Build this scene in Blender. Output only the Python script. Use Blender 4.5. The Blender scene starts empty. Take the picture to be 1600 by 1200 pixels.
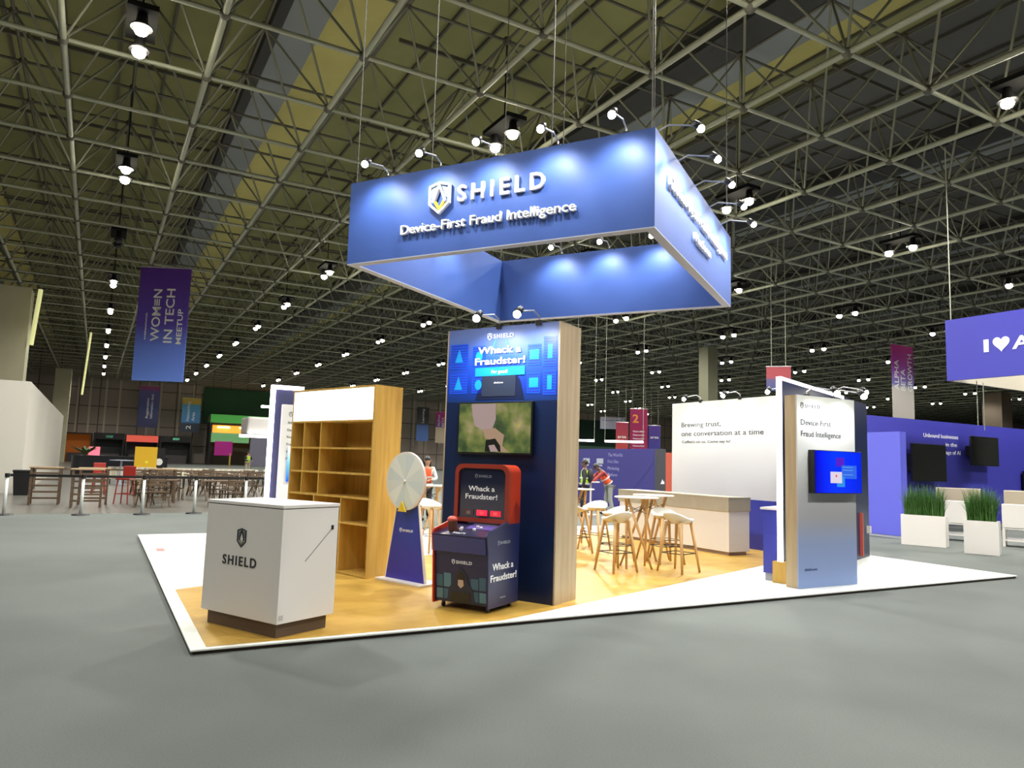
import bpy, bmesh, math, random
from mathutils import Vector, Matrix
random.seed(7)
SC = bpy.context.scene
COL = SC.collection
PI = math.pi

# ------------------------------------------------------------------ camera, world, exposure
def make_camera():
    cd = bpy.data.cameras.new('camera'); cam = bpy.data.objects.new('camera', cd); COL.objects.link(cam)
    cd.sensor_fit = 'HORIZONTAL'; cd.sensor_width = 36.0
    cd.lens = 1143.15 / 1600 * 36.0
    cd.clip_start = 0.05; cd.clip_end = 400
    p, r = 0.1064, 0.03045
    f = Vector((0, math.cos(p), math.sin(p))); u = Vector((0, -math.sin(p), math.cos(p))); x = Vector((1, 0, 0))
    xr = x * math.cos(r) + u * math.sin(r); ur = -x * math.sin(r) + u * math.cos(r)
    m = Matrix((xr, ur, -f)).transposed().to_4x4(); m.translation = Vector((0, 0, 1.55))
    cam.matrix_world = m
    SC.camera = cam
make_camera()
w = bpy.data.worlds.new('world'); SC.world = w; w.use_nodes = True
w.node_tree.nodes['Background'].inputs[0].default_value = (0.5, 0.55, 0.6, 1)
w.node_tree.nodes['Background'].inputs[1].default_value = 0.05
SC.view_settings.view_transform = 'Standard'; SC.view_settings.look = 'None'
SC.view_settings.exposure = 0.0; SC.view_settings.gamma = 1.0
try:
    SC.view_settings.use_curve_mapping = False
    SC.cycles.sample_clamp_indirect = 3.0
    SC.cycles.max_bounces = 6
    SC.cycles.use_denoising = True
except Exception: pass

HALL_SPOT = 3350.0      # downward cone of each hall lamp (W)
HALL_POINT = 75.0     # light a hall lamp spills sideways and up
ARM_W = 52.0

# ------------------------------------------------------------------ hall frame (u along the booth front, v away)
TH = math.radians(29.4)
CU = Vector((math.cos(TH), math.sin(TH), 0)); CV = Vector((-math.sin(TH), math.cos(TH), 0))
def W(u, v, z=0): return CU * u + CV * v + Vector((0, 0, z))

# ------------------------------------------------------------------ materials
MATS = {}
def mat(name, col, rough=.55, metal=0, emit=0, ecol=None, mottle=0, scale=6, bump=0, spec=.5, samp=None, alpha=1, sheen=0):
    if name in MATS: return MATS[name]
    m = bpy.data.materials.new(name); m.use_nodes = True; nt = m.node_tree; b = nt.nodes['Principled BSDF']
    b.inputs['Base Color'].default_value = (*col, 1); b.inputs['Roughness'].default_value = rough
    b.inputs['Metallic'].default_value = metal
    b.inputs['Specular IOR Level'].default_value = spec
    if emit:
        b.inputs['Emission Color'].default_value = (*(ecol or col), 1); b.inputs['Emission Strength'].default_value = emit
        if samp: m.cycles.emission_sampling = samp
    if alpha < 1: b.inputs['Alpha'].default_value = alpha
    if mottle or bump:
        tc = nt.nodes.new('ShaderNodeTexCoord'); no = nt.nodes.new('ShaderNodeTexNoise')
        no.inputs['Scale'].default_value = scale; no.inputs['Detail'].default_value = 6
        nt.links.new(tc.outputs['Object'], no.inputs['Vector'])
        if mottle:
            mx = nt.nodes.new('ShaderNodeMix'); mx.data_type = 'RGBA'
            mx.inputs[6].default_value = (*[c * (1 - mottle) for c in col], 1)
            mx.inputs[7].default_value = (*[min(1, c * (1 + mottle)) for c in col], 1)
            nt.links.new(no.outputs['Fac'], mx.inputs[0]); nt.links.new(mx.outputs[2], b.inputs['Base Color'])
        if bump:
            bp = nt.nodes.new('ShaderNodeBump'); bp.inputs['Strength'].default_value = bump; bp.inputs['Distance'].default_value = .01
            nt.links.new(no.outputs['Fac'], bp.inputs['Height']); nt.links.new(bp.outputs[0], b.inputs['Normal'])
    MATS[name] = m; return m

def ramp_mat(name, axis, lo, hi, stops, rough=.5, emit=0, noise=0, nscale=4, spec=.5):
    """a colour gradient along one object axis"""
    m = bpy.data.materials.new(name); m.use_nodes = True; nt = m.node_tree; b = nt.nodes['Principled BSDF']
    tc = nt.nodes.new('ShaderNodeTexCoord'); sp = nt.nodes.new('ShaderNodeSeparateXYZ'); mr = nt.nodes.new('ShaderNodeMapRange')
    nt.links.new(tc.outputs['Object'], sp.inputs[0]); nt.links.new(sp.outputs[axis], mr.inputs[0])
    mr.inputs[1].default_value = lo; mr.inputs[2].default_value = hi
    cr = nt.nodes.new('ShaderNodeValToRGB'); e = cr.color_ramp.elements
    while len(e) < len(stops): e.new(.5)
    for el, (p, c) in zip(e, stops): el.position = p; el.color = (*c, 1)
    src = mr.outputs[0]
    if noise:
        no = nt.nodes.new('ShaderNodeTexNoise'); no.inputs['Scale'].default_value = nscale; nt.links.new(tc.outputs['Object'], no.inputs['Vector'])
        ma = nt.nodes.new('ShaderNodeMath'); ma.operation = 'MULTIPLY_ADD'; ma.inputs[1].default_value = noise
        nt.links.new(no.outputs['Fac'], ma.inputs[0]); nt.links.new(src, ma.inputs[2]); src = ma.outputs[0]
    nt.links.new(src, cr.inputs[0]); nt.links.new(cr.outputs[0], b.inputs['Base Color'])
    b.inputs['Roughness'].default_value = rough; b.inputs['Specular IOR Level'].default_value = spec
    if emit:
        nt.links.new(cr.outputs[0], b.inputs['Emission Color']); b.inputs['Emission Strength'].default_value = emit
    MATS[name] = m; return m

def wood_mat(name, c1, c2, sc=(1, 14, 14), rough=.45, plank=None):
    m = bpy.data.materials.new(name); m.use_nodes = True; nt = m.node_tree; b = nt.nodes['Principled BSDF']
    tc = nt.nodes.new('ShaderNodeTexCoord'); mp = nt.nodes.new('ShaderNodeMapping'); mp.inputs['Scale'].default_value = sc
    no = nt.nodes.new('ShaderNodeTexNoise'); no.inputs['Scale'].default_value = 1.6; no.inputs['Detail'].default_value = 8
    cr = nt.nodes.new('ShaderNodeValToRGB'); cr.color_ramp.elements[0].position = .3; cr.color_ramp.elements[1].position = .72
    cr.color_ramp.elements[0].color = (*c1, 1); cr.color_ramp.elements[1].color = (*c2, 1)
    nt.links.new(tc.outputs['Object'], mp.inputs[0]); nt.links.new(mp.outputs[0], no.inputs['Vector']); nt.links.new(no.outputs['Fac'], cr.inputs[0])
    out = cr.outputs[0]
    if plank:
        mp2 = nt.nodes.new('ShaderNodeMapping'); mp2.inputs['Rotation'].default_value = (0, 0, plank)
        br = nt.nodes.new('ShaderNodeTexBrick'); br.inputs['Scale'].default_value = 1
        br.inputs['Brick Width'].default_value = 1.2; br.inputs['Row Height'].default_value = .19; br.inputs['Mortar Size'].default_value = .004
        br.inputs['Color1'].default_value = (1, 1, 1, 1); br.inputs['Color2'].default_value = (.88, .86, .84, 1); br.inputs['Mortar'].default_value = (.7, .66, .6, 1)
        nt.links.new(tc.outputs['Object'], mp2.inputs[0]); nt.links.new(mp2.outputs[0], br.inputs[0])
        mx = nt.nodes.new('ShaderNodeMix'); mx.data_type = 'RGBA'; mx.blend_type = 'MULTIPLY'; mx.inputs[0].default_value = 1
        nt.links.new(out, mx.inputs[6]); nt.links.new(br.outputs[0], mx.inputs[7]); out = mx.outputs[2]
    nt.links.new(out, b.inputs['Base Color']); b.inputs['Roughness'].default_value = rough
    MATS[name] = m; return m

mWhite = mat('white_laminate', (.78, .745, .70), .35)
mWhiteWall = mat('white_print', (.82, .83, .82), .5)
mPlat = mat('white_floor_vinyl', (.84, .86, .80), .35, mottle=.05, scale=2)
mEdge = mat('brown_edge', (.10, .055, .045), .6)
mOakFloor = wood_mat('oak_floor', (.47, .27, .042), (.62, .395, .085), (2, 2, 2), .35, plank=math.radians(-41))
mOak = wood_mat('oak_veneer', (.52, .31, .055), (.68, .43, .10), (9, 9, .8), .45)
mOakPale = wood_mat('pale_oak_veneer', (.38, .28, .16), (.50, .39, .24), (9, 9, .8), .45)
mLeg = wood_mat('stool_oak', (.50, .29, .10), (.66, .42, .18), (9, 9, 1), .45)
mBlue = mat('blue_fabric', (.042, .095, .33), .5, mottle=.06, scale=3, spec=.35)
mNavy = mat('navy_laminate', (.004, .014, .058), .35, mottle=.05, scale=3)
mIndigo = mat('indigo_laminate', (.035, .045, .34), .4)
mTrim = mat('grey_trim', (.35, .37, .45), .5)
mText = mat('white_letters', (.9, .9, .9), .4, emit=.12)
mTextDark = mat('grey_letters', (.07, .075, .08), .5)
mTextMid = mat('mid_grey_letters', (.05, .055, .06), .8, spec=.1)
mTextPale = mat('pale_grey_letters', (.35, .38, .45), .5)
mLetterSide = mat('dark_letters', (.03, .03, .035), .5)
mYellow = mat('yellow_accent', (.75, .55, .03), .5)
mSky = mat('pale_blue_accent', (.25, .55, .75), .5)
mBlack = mat('black_plastic', (.008, .008, .009), .35)
mDark = mat('dark_metal', (.03, .03, .032), .4, metal=.6)
mSteel = mat('brushed_steel', (.62, .62, .62), .35, metal=.7)
mChrome = mat('satin_post', (.72, .75, .72), .35, metal=.2)
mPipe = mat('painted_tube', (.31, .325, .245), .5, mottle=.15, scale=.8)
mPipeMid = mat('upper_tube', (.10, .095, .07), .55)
mPipeDark = mat('node_steel', (.09, .085, .065), .6)
mRed = mat('red_plastic', (.46, .035, .010), .35)
mBulb = mat('lamp_glow', (1, .9, .75), emit=45, ecol=(1, .9, .72), samp='NONE')
mArmBulb = mat('spot_glow', (1, .97, .85), emit=45, ecol=(1, .97, .82), samp='NONE')
mLED = mat('led_strip', (1, .9, 1), emit=6, ecol=(1, .88, 1))
mLED2 = mat('led_tube', (1, 1, 1), emit=8, ecol=(1, .98, .95))
mShell = mat('white_shell', (.80, .80, .74), .35)
mBeige = mat('stone_laminate', (.36, .33, .26), .5, mottle=.12, scale=5)
mSkin = mat('skin', (.45, .24, .15), .5); mSkinDark = mat('dark_skin', (.12, .06, .04), .5)
mHair = mat('black_hair', (.02, .014, .012), .5)
mGreen = mat('dark_green_paint', (.008, .09, .03), .6)

# ------------------------------------------------------------------ mesh builder
class MB:
    def __init__(s): s.v = []; s.f = []
    def add(s, vs, fs):
        o = len(s.v); s.v += [tuple(v) for v in vs]; s.f += [tuple(i + o for i in f) for f in fs]; return s
    def box(s, x0, x1, y0, y1, z0, z1):
        vs = [(x0, y0, z0), (x1, y0, z0), (x1, y1, z0), (x0, y1, z0), (x0, y0, z1), (x1, y0, z1), (x1, y1, z1), (x0, y1, z1)]
        return s.add(vs, [(0, 3, 2, 1), (4, 5, 6, 7), (0, 1, 5, 4), (1, 2, 6, 5), (2, 3, 7, 6), (3, 0, 4, 7)])
    def bar(s, a, b, wx, wz):
        """square bar from a to b"""
        a = Vector(a); b = Vector(b); d = (b - a).normalized()
        up = Vector((0, 0, 1)) if abs(d.z) < .95 else Vector((0, 1, 0))
        x = d.cross(up).normalized() * wx / 2; z = x.cross(d).normalized() * wz / 2
        vs = [p + sx * x + sz * z for p in (a, b) for sx, sz in ((-1, -1), (1, -1), (1, 1), (-1, 1))]
        return s.add(vs, [(0, 1, 2, 3), (7, 6, 5, 4), (0, 4, 5, 1), (1, 5, 6, 2), (2, 6, 7, 3), (3, 7, 4, 0)])
    def tube(s, a, b, r0, r1=None, n=8, caps=True):
        a = Vector(a); b = Vector(b); r1 = r0 if r1 is None else r1; d = (b - a).normalized()
        up = Vector((0, 0, 1)) if abs(d.z) < .95 else Vector((0, 1, 0))
        x = d.cross(up).normalized(); y = x.cross(d).normalized(); vs = []
        for p, r in ((a, r0), (b, r1)):
            for i in range(n):
                t = 2 * PI * i / n; vs.append(p + (x * math.cos(t) + y * math.sin(t)) * r)
        fs = [(i, i + n, (i + 1) % n + n, (i + 1) % n) for i in range(n)]
        if caps: fs += [tuple(range(n)), tuple(reversed(range(n, 2 * n)))]
        return s.add(vs, fs)
    def path(s, pts, r, n=6):
        for a, b in zip(pts, pts[1:]): s.tube(a, b, r, n=n)
        return s
    def prism(s, poly, o, ex, ey, ez, t):
        """polygon in plane (ex, ey) at o, extruded by t along ez"""
        o = Vector(o); ex = Vector(ex); ey = Vector(ey); ez = Vector(ez); n = len(poly)
        vs = [o + ex * p[0] + ey * p[1] for p in poly]; vs += [v + ez * t for v in vs]
        fs = [tuple(range(n)), tuple(reversed(range(n, 2 * n)))] + [(i, i + n, (i + 1) % n + n, (i + 1) % n) for i in range(n)]
        return s.add(vs, fs)
    def lathe(s, prof, c=(0, 0, 0), n=24, sx=1, sy=1):
        vs = []; k = len(prof)
        for i in range(n):
            t = 2 * PI * i / n
            for r, z in prof: vs.append((c[0] + r * math.cos(t) * sx, c[1] + r * math.sin(t) * sy, c[2] + z))
        fs = []
        for i in range(n):
            j = (i + 1) % n
            for q in range(k - 1): fs.append((i * k + q, j * k + q, j * k + q + 1, i * k + q + 1))
        return s.add(vs, fs)
    def ball(s, c, rx, ry=None, rz=None, n=12, m=8):
        ry = ry or rx; rz = rz or rx; prof = [(max(1e-4, math.sin(PI * i / m)), -math.cos(PI * i / m)) for i in range(m + 1)]
        vs = []
        for i in range(n):
            t = 2 * PI * i / n
            for r, z in prof: vs.append((c[0] + r * math.cos(t) * rx, c[1] + r * math.sin(t) * ry, c[2] + z * rz))
        k = m + 1
        return s.add(vs, [(i * k + q, ((i + 1) % n) * k + q, ((i + 1) % n) * k + q + 1, i * k + q + 1) for i in range(n) for q in range(m)])
    def build(s, name, m, parent=None, smooth=False, bevel=0, loc=None, yaw=0):
        me = bpy.data.meshes.new(name); me.from_pydata([tuple(v) for v in s.v], [], s.f); me.update()
        bm = bmesh.new(); bm.from_mesh(me); bmesh.ops.recalc_face_normals(bm, faces=bm.faces); bm.to_mesh(me); bm.free()
        me.materials.append(m)
        if smooth:
            for p in me.polygons: p.use_smooth = True
        o = bpy.data.objects.new(name, me); COL.objects.link(o)
        if parent: o.parent = parent
        if loc is not None: o.location = loc; o.rotation_euler = (0, 0, yaw)
        if bevel:
            md = o.modifiers.new('bevel', 'BEVEL'); md.width = bevel; md.segments = 2; md.limit_method = 'ANGLE'
        return o
def Bx(*a): return MB().box(*a)

def tag(o, label, cat, group=None, kind=None):
    o['label'] = label; o['category'] = cat
    if group: o['group'] = group
    if kind: o['kind'] = kind
    return o
def struct(o, label=None, cat=None):
    o['kind'] = 'structure'
    if label: o['label'] = label
    if cat: o['category'] = cat
    return o
def thing(name, label, cat, loc=(0, 0, 0), yaw=0, group=None):
    o = bpy.data.objects.new(name, None); COL.objects.link(o); o.empty_display_size = .2
    o.location = loc; o.rotation_euler = (0, 0, yaw); return tag(o, label, cat, group)
def copy_tree(o, parent=None):
    c = o.copy(); COL.objects.link(c)
    if parent: c.parent = parent
    for ch in [x for x in bpy.data.objects if x.parent == o]: copy_tree(ch, c)
    return c
def dup(o, loc, yaw, label, group=None):
    c = copy_tree(o); c.location = loc; c.rotation_euler = (0, 0, yaw); c['label'] = label
    if group: c['group'] = group
    return c
def plabel(o, l): o['label'] = l; return o

# writing -----------------------------------------------------------
def text(parent, name, body, o, ex, ez, m, h=.1, width=None, depth=.004, bold=0, align='LEFT', spacing=1, shear=0):
    """lettering lying on a surface: o = left end of the baseline, ex/ez = reading and up directions, h = capital height"""
    cu = bpy.data.curves.new('t', 'FONT'); cu.body = body; cu.size = 1; cu.extrude = .5; cu.offset = bold
    cu.align_x = 'LEFT'; cu.space_character = spacing; cu.shear = shear; cu.resolution_u = 3
    ob = bpy.data.objects.new('t', cu); COL.objects.link(ob)
    dg = bpy.context.evaluated_depsgraph_get(); ev = ob.evaluated_get(dg); me = bpy.data.meshes.new_from_object(ev)
    xs = [v.co.x for v in me.vertices]
    if not xs: return None
    x0, x1 = min(xs), max(xs); s = h / .729; sx = s if width is None else width / (x1 - x0)
    ex = Vector(ex).normalized(); ez = Vector(ez).normalized(); n = ex.cross(ez)
    off = 0 if align == 'LEFT' else (-(x1 - x0) * sx / 2 if align == 'CENTER' else -(x1 - x0) * sx)
    for v in me.vertices:
        x, y, z = v.co; p = Vector(o) + ex * ((x - x0) * sx + off) + ez * (y * s) + n * ((z + .5) * depth)
        v.co = p
    bpy.data.objects.remove(ob); bpy.data.curves.remove(cu)
    me.materials.clear(); me.materials.append(m); me.name = name
    q = bpy.data.objects.new(name, me); COL.objects.link(q)
    if parent: q.parent = parent
    return q

def emblem(parent, o, ex, ez, h, mo, ma=None, mb=None, depth=.01):
    """shield badge; o = middle of the bottom point"""
    ex = Vector(ex).normalized(); ez = Vector(ez).normalized(); n = ex.cross(ez)
    out = [(-.37, .9), (0, 1), (.37, .9), (.37, .32), (0, 0), (-.37, .32)]
    inn = [(-.31, .85), (0, .935), (.31, .85), (.31, .35), (0, .085), (-.31, .35)]
    b = MB()
    def q(pts, t=depth): b.prism([(p[0] * h, p[1] * h) for p in pts], o, ex, ez, n, t)
    for i in range(6):
        j = (i + 1) % 6; q([out[i], out[j], inn[j], inn[i]])
    q([(-.25, .40), (-.19, .36), (.03, .90), (-.03, .90)]); q([(.25, .40), (.19, .36), (-.03, .90), (.03, .90)])
    root = b.build('emblem', mo, parent)
    if ma:
        b = MB(); q([(-.18, .34), (-.13, .43), (.0, .21), (.0, .10)], depth * .8); q([(.18, .34), (.13, .43), (0, .21), (0, .10)], depth * .8)
        b.build('emblem_chevron', ma, root)
    if mb:
        b = MB(); q([(-.27, .8), (-.09, .86), (-.22, .52), (-.27, .5)], depth * .7); q([(.27, .8), (.09, .86), (.22, .52), (.27, .5)], depth * .7)
        b.build('emblem_facet', mb, root)
    return root
X = Vector((1, 0, 0)); Y = Vector((0, 1, 0)); Z = Vector((0, 0, 1))
def lamp(kind, name, parent, loc, power, color=(1, 1, 1), rot=None, angle=2.4, blend=.6, size=.06):
    l = bpy.data.lights.new(name, kind); l.energy = power; l.color = color; l.shadow_soft_size = size
    if kind == 'SPOT': l.spot_size = angle; l.spot_blend = blend
    o = bpy.data.objects.new(name, l); COL.objects.link(o); o.location = loc
    if rot: o.rotation_euler = rot
    if parent: o.parent = parent
    return o

# ================================================================== THE HALL SHELL
mConc = mat('concrete_floor', (.13, .125, .11), .28, mottle=.2, scale=.5)
def carpet_mat():
    m = bpy.data.materials.new('grey_carpet'); m.use_nodes = True; nt = m.node_tree; b = nt.nodes['Principled BSDF']
    tc = nt.nodes.new('ShaderNodeTexCoord'); n1 = nt.nodes.new('ShaderNodeTexNoise'); n1.inputs['Scale'].default_value = 90; n1.inputs['Detail'].default_value = 4
    n2 = nt.nodes.new('ShaderNodeTexNoise'); n2.inputs['Scale'].default_value = .55; n2.inputs['Detail'].default_value = 5
    ad = nt.nodes.new('ShaderNodeMath'); ad.operation = 'ADD'
    nt.links.new(tc.outputs['Object'], n1.inputs['Vector']); nt.links.new(tc.outputs['Object'], n2.inputs['Vector'])
    nt.links.new(n1.outputs['Fac'], ad.inputs[0]); nt.links.new(n2.outputs['Fac'], ad.inputs[1])
    cr = nt.nodes.new('ShaderNodeValToRGB'); cr.color_ramp.elements[0].position = .7; cr.color_ramp.elements[1].position = 1.3
    mr = nt.nodes.new('ShaderNodeMapRange'); mr.inputs[1].default_value = .6; mr.inputs[2].default_value = 1.4
    cr.color_ramp.elements[0].position = 0; cr.color_ramp.elements[1].position = 1
    cr.color_ramp.elements[0].color = (.082, .093, .086, 1); cr.color_ramp.elements[1].color = (.132, .146, .135, 1)
    nt.links.new(ad.outputs[0], mr.inputs[0]); nt.links.new(mr.outputs[0], cr.inputs[0]); nt.links.new(cr.outputs[0], b.inputs['Base Color'])
    b.inputs['Roughness'].default_value = .8; b.inputs['Specular IOR Level'].default_value = .25
    bp = nt.nodes.new('ShaderNodeBump'); bp.inputs['Strength'].default_value = .3; bp.inputs['Distance'].default_value = .004
    nt.links.new(n1.outputs['Fac'], bp.inputs['Height']); nt.links.new(bp.outputs[0], b.inputs['Normal'])
    return m
U0, U1, V0, V1 = -13, 134, -12, 110
def hbox(u0, u1, v0, v1, z0, z1, b=None):
    b = b or MB(); ps = [W(u0, v0, z0), W(u1, v0, z0), W(u1, v1, z0), W(u0, v1, z0), W(u0, v0, z1), W(u1, v0, z1), W(u1, v1, z1), W(u0, v1, z1)]
    return b.add(ps, [(0, 3, 2, 1), (4, 5, 6, 7), (0, 1, 5, 4), (1, 2, 6, 5), (2, 3, 7, 6), (3, 0, 4, 7)])
b = MB(); hbox(U0, U1, V0, 20.7, -.2, 0, b); hbox(7.0, U1, 20.7, V1, -.2, 0, b)
struct(b.build('floor', carpet_mat()), 'dark grey carpet covering the hall floor around the stand', 'floor')
struct(hbox(U0, 7.0, 20.7, V1, -.2, -.004).build('floor', mConc), 'bare pale concrete floor beyond the barrier posts', 'floor')
mWallDark = mat('dark_wall', (.05, .045, .04), .8, mottle=.2, scale=.3)
struct(hbox(U0 - .3, U0, V0, V1, 0, 16).build('wall_left', mWallDark)); struct(hbox(U1, U1 + .3, V0, V1, 0, 16).build('wall_right', mWallDark))
struct(hbox(U0, U1, V0 - .3, V0, 0, 16).build('wall_front', mWallDark))
def panel_mat():
    m = bpy.data.materials.new('taupe_panels'); m.use_nodes = True; nt = m.node_tree; b = nt.nodes['Principled BSDF']
    tc = nt.nodes.new('ShaderNodeTexCoord'); mp = nt.nodes.new('ShaderNodeMapping'); mp.inputs['Rotation'].default_value = (PI / 2, 0, 0)
    br = nt.nodes.new('ShaderNodeTexBrick'); br.offset = 0; br.inputs['Scale'].default_value = 1; br.inputs['Brick Width'].default_value = 2.3; br.inputs['Row Height'].default_value = 2.4
    br.inputs['Mortar Size'].default_value = .07; br.inputs['Color1'].default_value = (.42, .36, .30, 1); br.inputs['Color2'].default_value = (.36, .31, .26, 1); br.inputs['Mortar'].default_value = (.12, .10, .085, 1)
    nt.links.new(tc.outputs['Object'], mp.inputs[0]); nt.links.new(mp.outputs[0], br.inputs[0]); nt.links.new(br.outputs[0], b.inputs['Base Color']); b.inputs['Roughness'].default_value = .6
    return m
struct(Bx(U0, U1, 0, .4, 0, 16).build('wall_back', panel_mat(), loc=W(0, 110), yaw=TH))
b = MB()
for u in (-2.6, -1.2, .6, 2.2, 5.6, 7.1, 9.4, 11.2, 33, 38, 44, 48.5, 52, 57, 62, 67): b.box(u, u + .22, -.12, 0, 3.7, 11)
struct(b.build('trim_1', mat('pale_mullion', (.62, .56, .46), .6), loc=W(0, 110), yaw=TH))

# roof deck: folded olive sheets with a grey gutter every four bays
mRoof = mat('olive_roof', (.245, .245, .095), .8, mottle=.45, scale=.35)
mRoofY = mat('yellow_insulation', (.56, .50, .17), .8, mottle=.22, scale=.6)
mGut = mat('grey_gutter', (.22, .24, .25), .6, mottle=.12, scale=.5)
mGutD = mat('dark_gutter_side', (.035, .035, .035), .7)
def roof():
    grey = MB(); deck = MB(); yel = MB(); gut = MB(); gd = MB(); pur = MB()
    k = -2
    while True:
        g = 3.5 + 12 * k; k += 1
        if g > U1: break
        a, c = max(g, U0), min(g + 12, U1)
        def strip(b, ua, za, ub, zb):
            ua2, ub2 = max(ua, U0), min(ub, U1)
            if ub2 <= ua2: return
            f = lambda u: za + (zb - za) * (u - ua) / (ub - ua)
            p = [W(ua2, V0, f(ua2)), W(ub2, V0, f(ub2)), W(ub2, V1, f(ub2)), W(ua2, V1, f(ua2))]
            b.add(p + [q + Vector((0, 0, .12)) for q in p], [(0, 1, 2, 3), (4, 5, 6, 7), (0, 1, 5, 4), (2, 3, 7, 6)])
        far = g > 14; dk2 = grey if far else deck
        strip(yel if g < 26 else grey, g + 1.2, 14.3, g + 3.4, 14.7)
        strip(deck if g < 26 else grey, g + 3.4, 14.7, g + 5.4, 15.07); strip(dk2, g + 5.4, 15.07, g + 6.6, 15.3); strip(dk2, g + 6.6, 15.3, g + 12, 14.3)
        if g > U0:
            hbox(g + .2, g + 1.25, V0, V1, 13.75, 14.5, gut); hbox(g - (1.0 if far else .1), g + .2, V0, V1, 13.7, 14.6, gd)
        v = V0 + 2
        while v < V1:
            if g + 12 > U0: hbox(max(U0, g + 3.5), min(U1, g + 12), v - .035, v + .035, 14.05, 14.17, pur)
            v += 6
        for d in (3.4, 5, 6.6, 8.2, 9.6, 11):
            zz = 14.3 + (d - 1.2) * .185 if d < 6.6 else 15.3 - (d - 6.6) * .185
            if U0 < g + d < U1: hbox(g + d - .035, g + d + .035, V0, V1, zz - .12, zz, pur)
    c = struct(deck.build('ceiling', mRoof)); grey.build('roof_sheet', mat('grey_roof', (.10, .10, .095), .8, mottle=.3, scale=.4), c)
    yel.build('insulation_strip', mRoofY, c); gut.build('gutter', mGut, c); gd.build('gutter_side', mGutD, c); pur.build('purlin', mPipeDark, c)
roof()

# double-layer tube space frame, three-metre bays
def space_frame():
    ZB, ZT = 10.7, 13.3
    cu = lambda i: 1.65 + 3 * i; cv = lambda j: 9.7 + 2.97 * j
    i0, i1, j0, j1 = -5, 44, -7, 33
    lo = MB(); up = MB(); dg = MB(); nd = MB()
    def near(u, v): return max(abs(u - 5), abs(v - 5)) < 45
    for j in range(j0, j1 + 1):
        for i in range(i0, i1 + 1):
            p = W(cu(i), cv(j), ZB); n = 6 if near(cu(i), cv(j)) else 4
            if i < i1: lo.tube(p, W(cu(i + 1), cv(j), ZB), .055, n=n, caps=False)
            if j < j1: lo.tube(p, W(cu(i), cv(j + 1), ZB), .075, n=n, caps=False)
            if near(cu(i), cv(j)): nd.ball(p, .13, n=8, m=5)
            if i < i1 and j < j1:
                t = W(cu(i) + 1.5, cv(j) + 1.485, ZT)
                if near(cu(i), cv(j)): nd.ball(t, .13, n=8, m=5)
                for a, c in ((0, 0), (1, 0), (0, 1), (1, 1)): dg.tube(W(cu(i + a), cv(j + c), ZB), t, .035, n=4 if n == 4 else 5, caps=False)
                if i < i1 - 1: up.tube(t, W(cu(i) + 4.5, cv(j) + 1.485, ZT), .05, n=4, caps=False)
                if j < j1 - 1: up.tube(t, W(cu(i) + 1.5, cv(j) + 4.455, ZT), .05, n=4, caps=False)
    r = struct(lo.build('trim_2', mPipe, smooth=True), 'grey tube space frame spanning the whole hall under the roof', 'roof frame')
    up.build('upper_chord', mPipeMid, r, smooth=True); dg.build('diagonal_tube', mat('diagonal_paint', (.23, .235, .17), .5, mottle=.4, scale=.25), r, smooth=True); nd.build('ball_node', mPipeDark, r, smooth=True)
space_frame()

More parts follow.
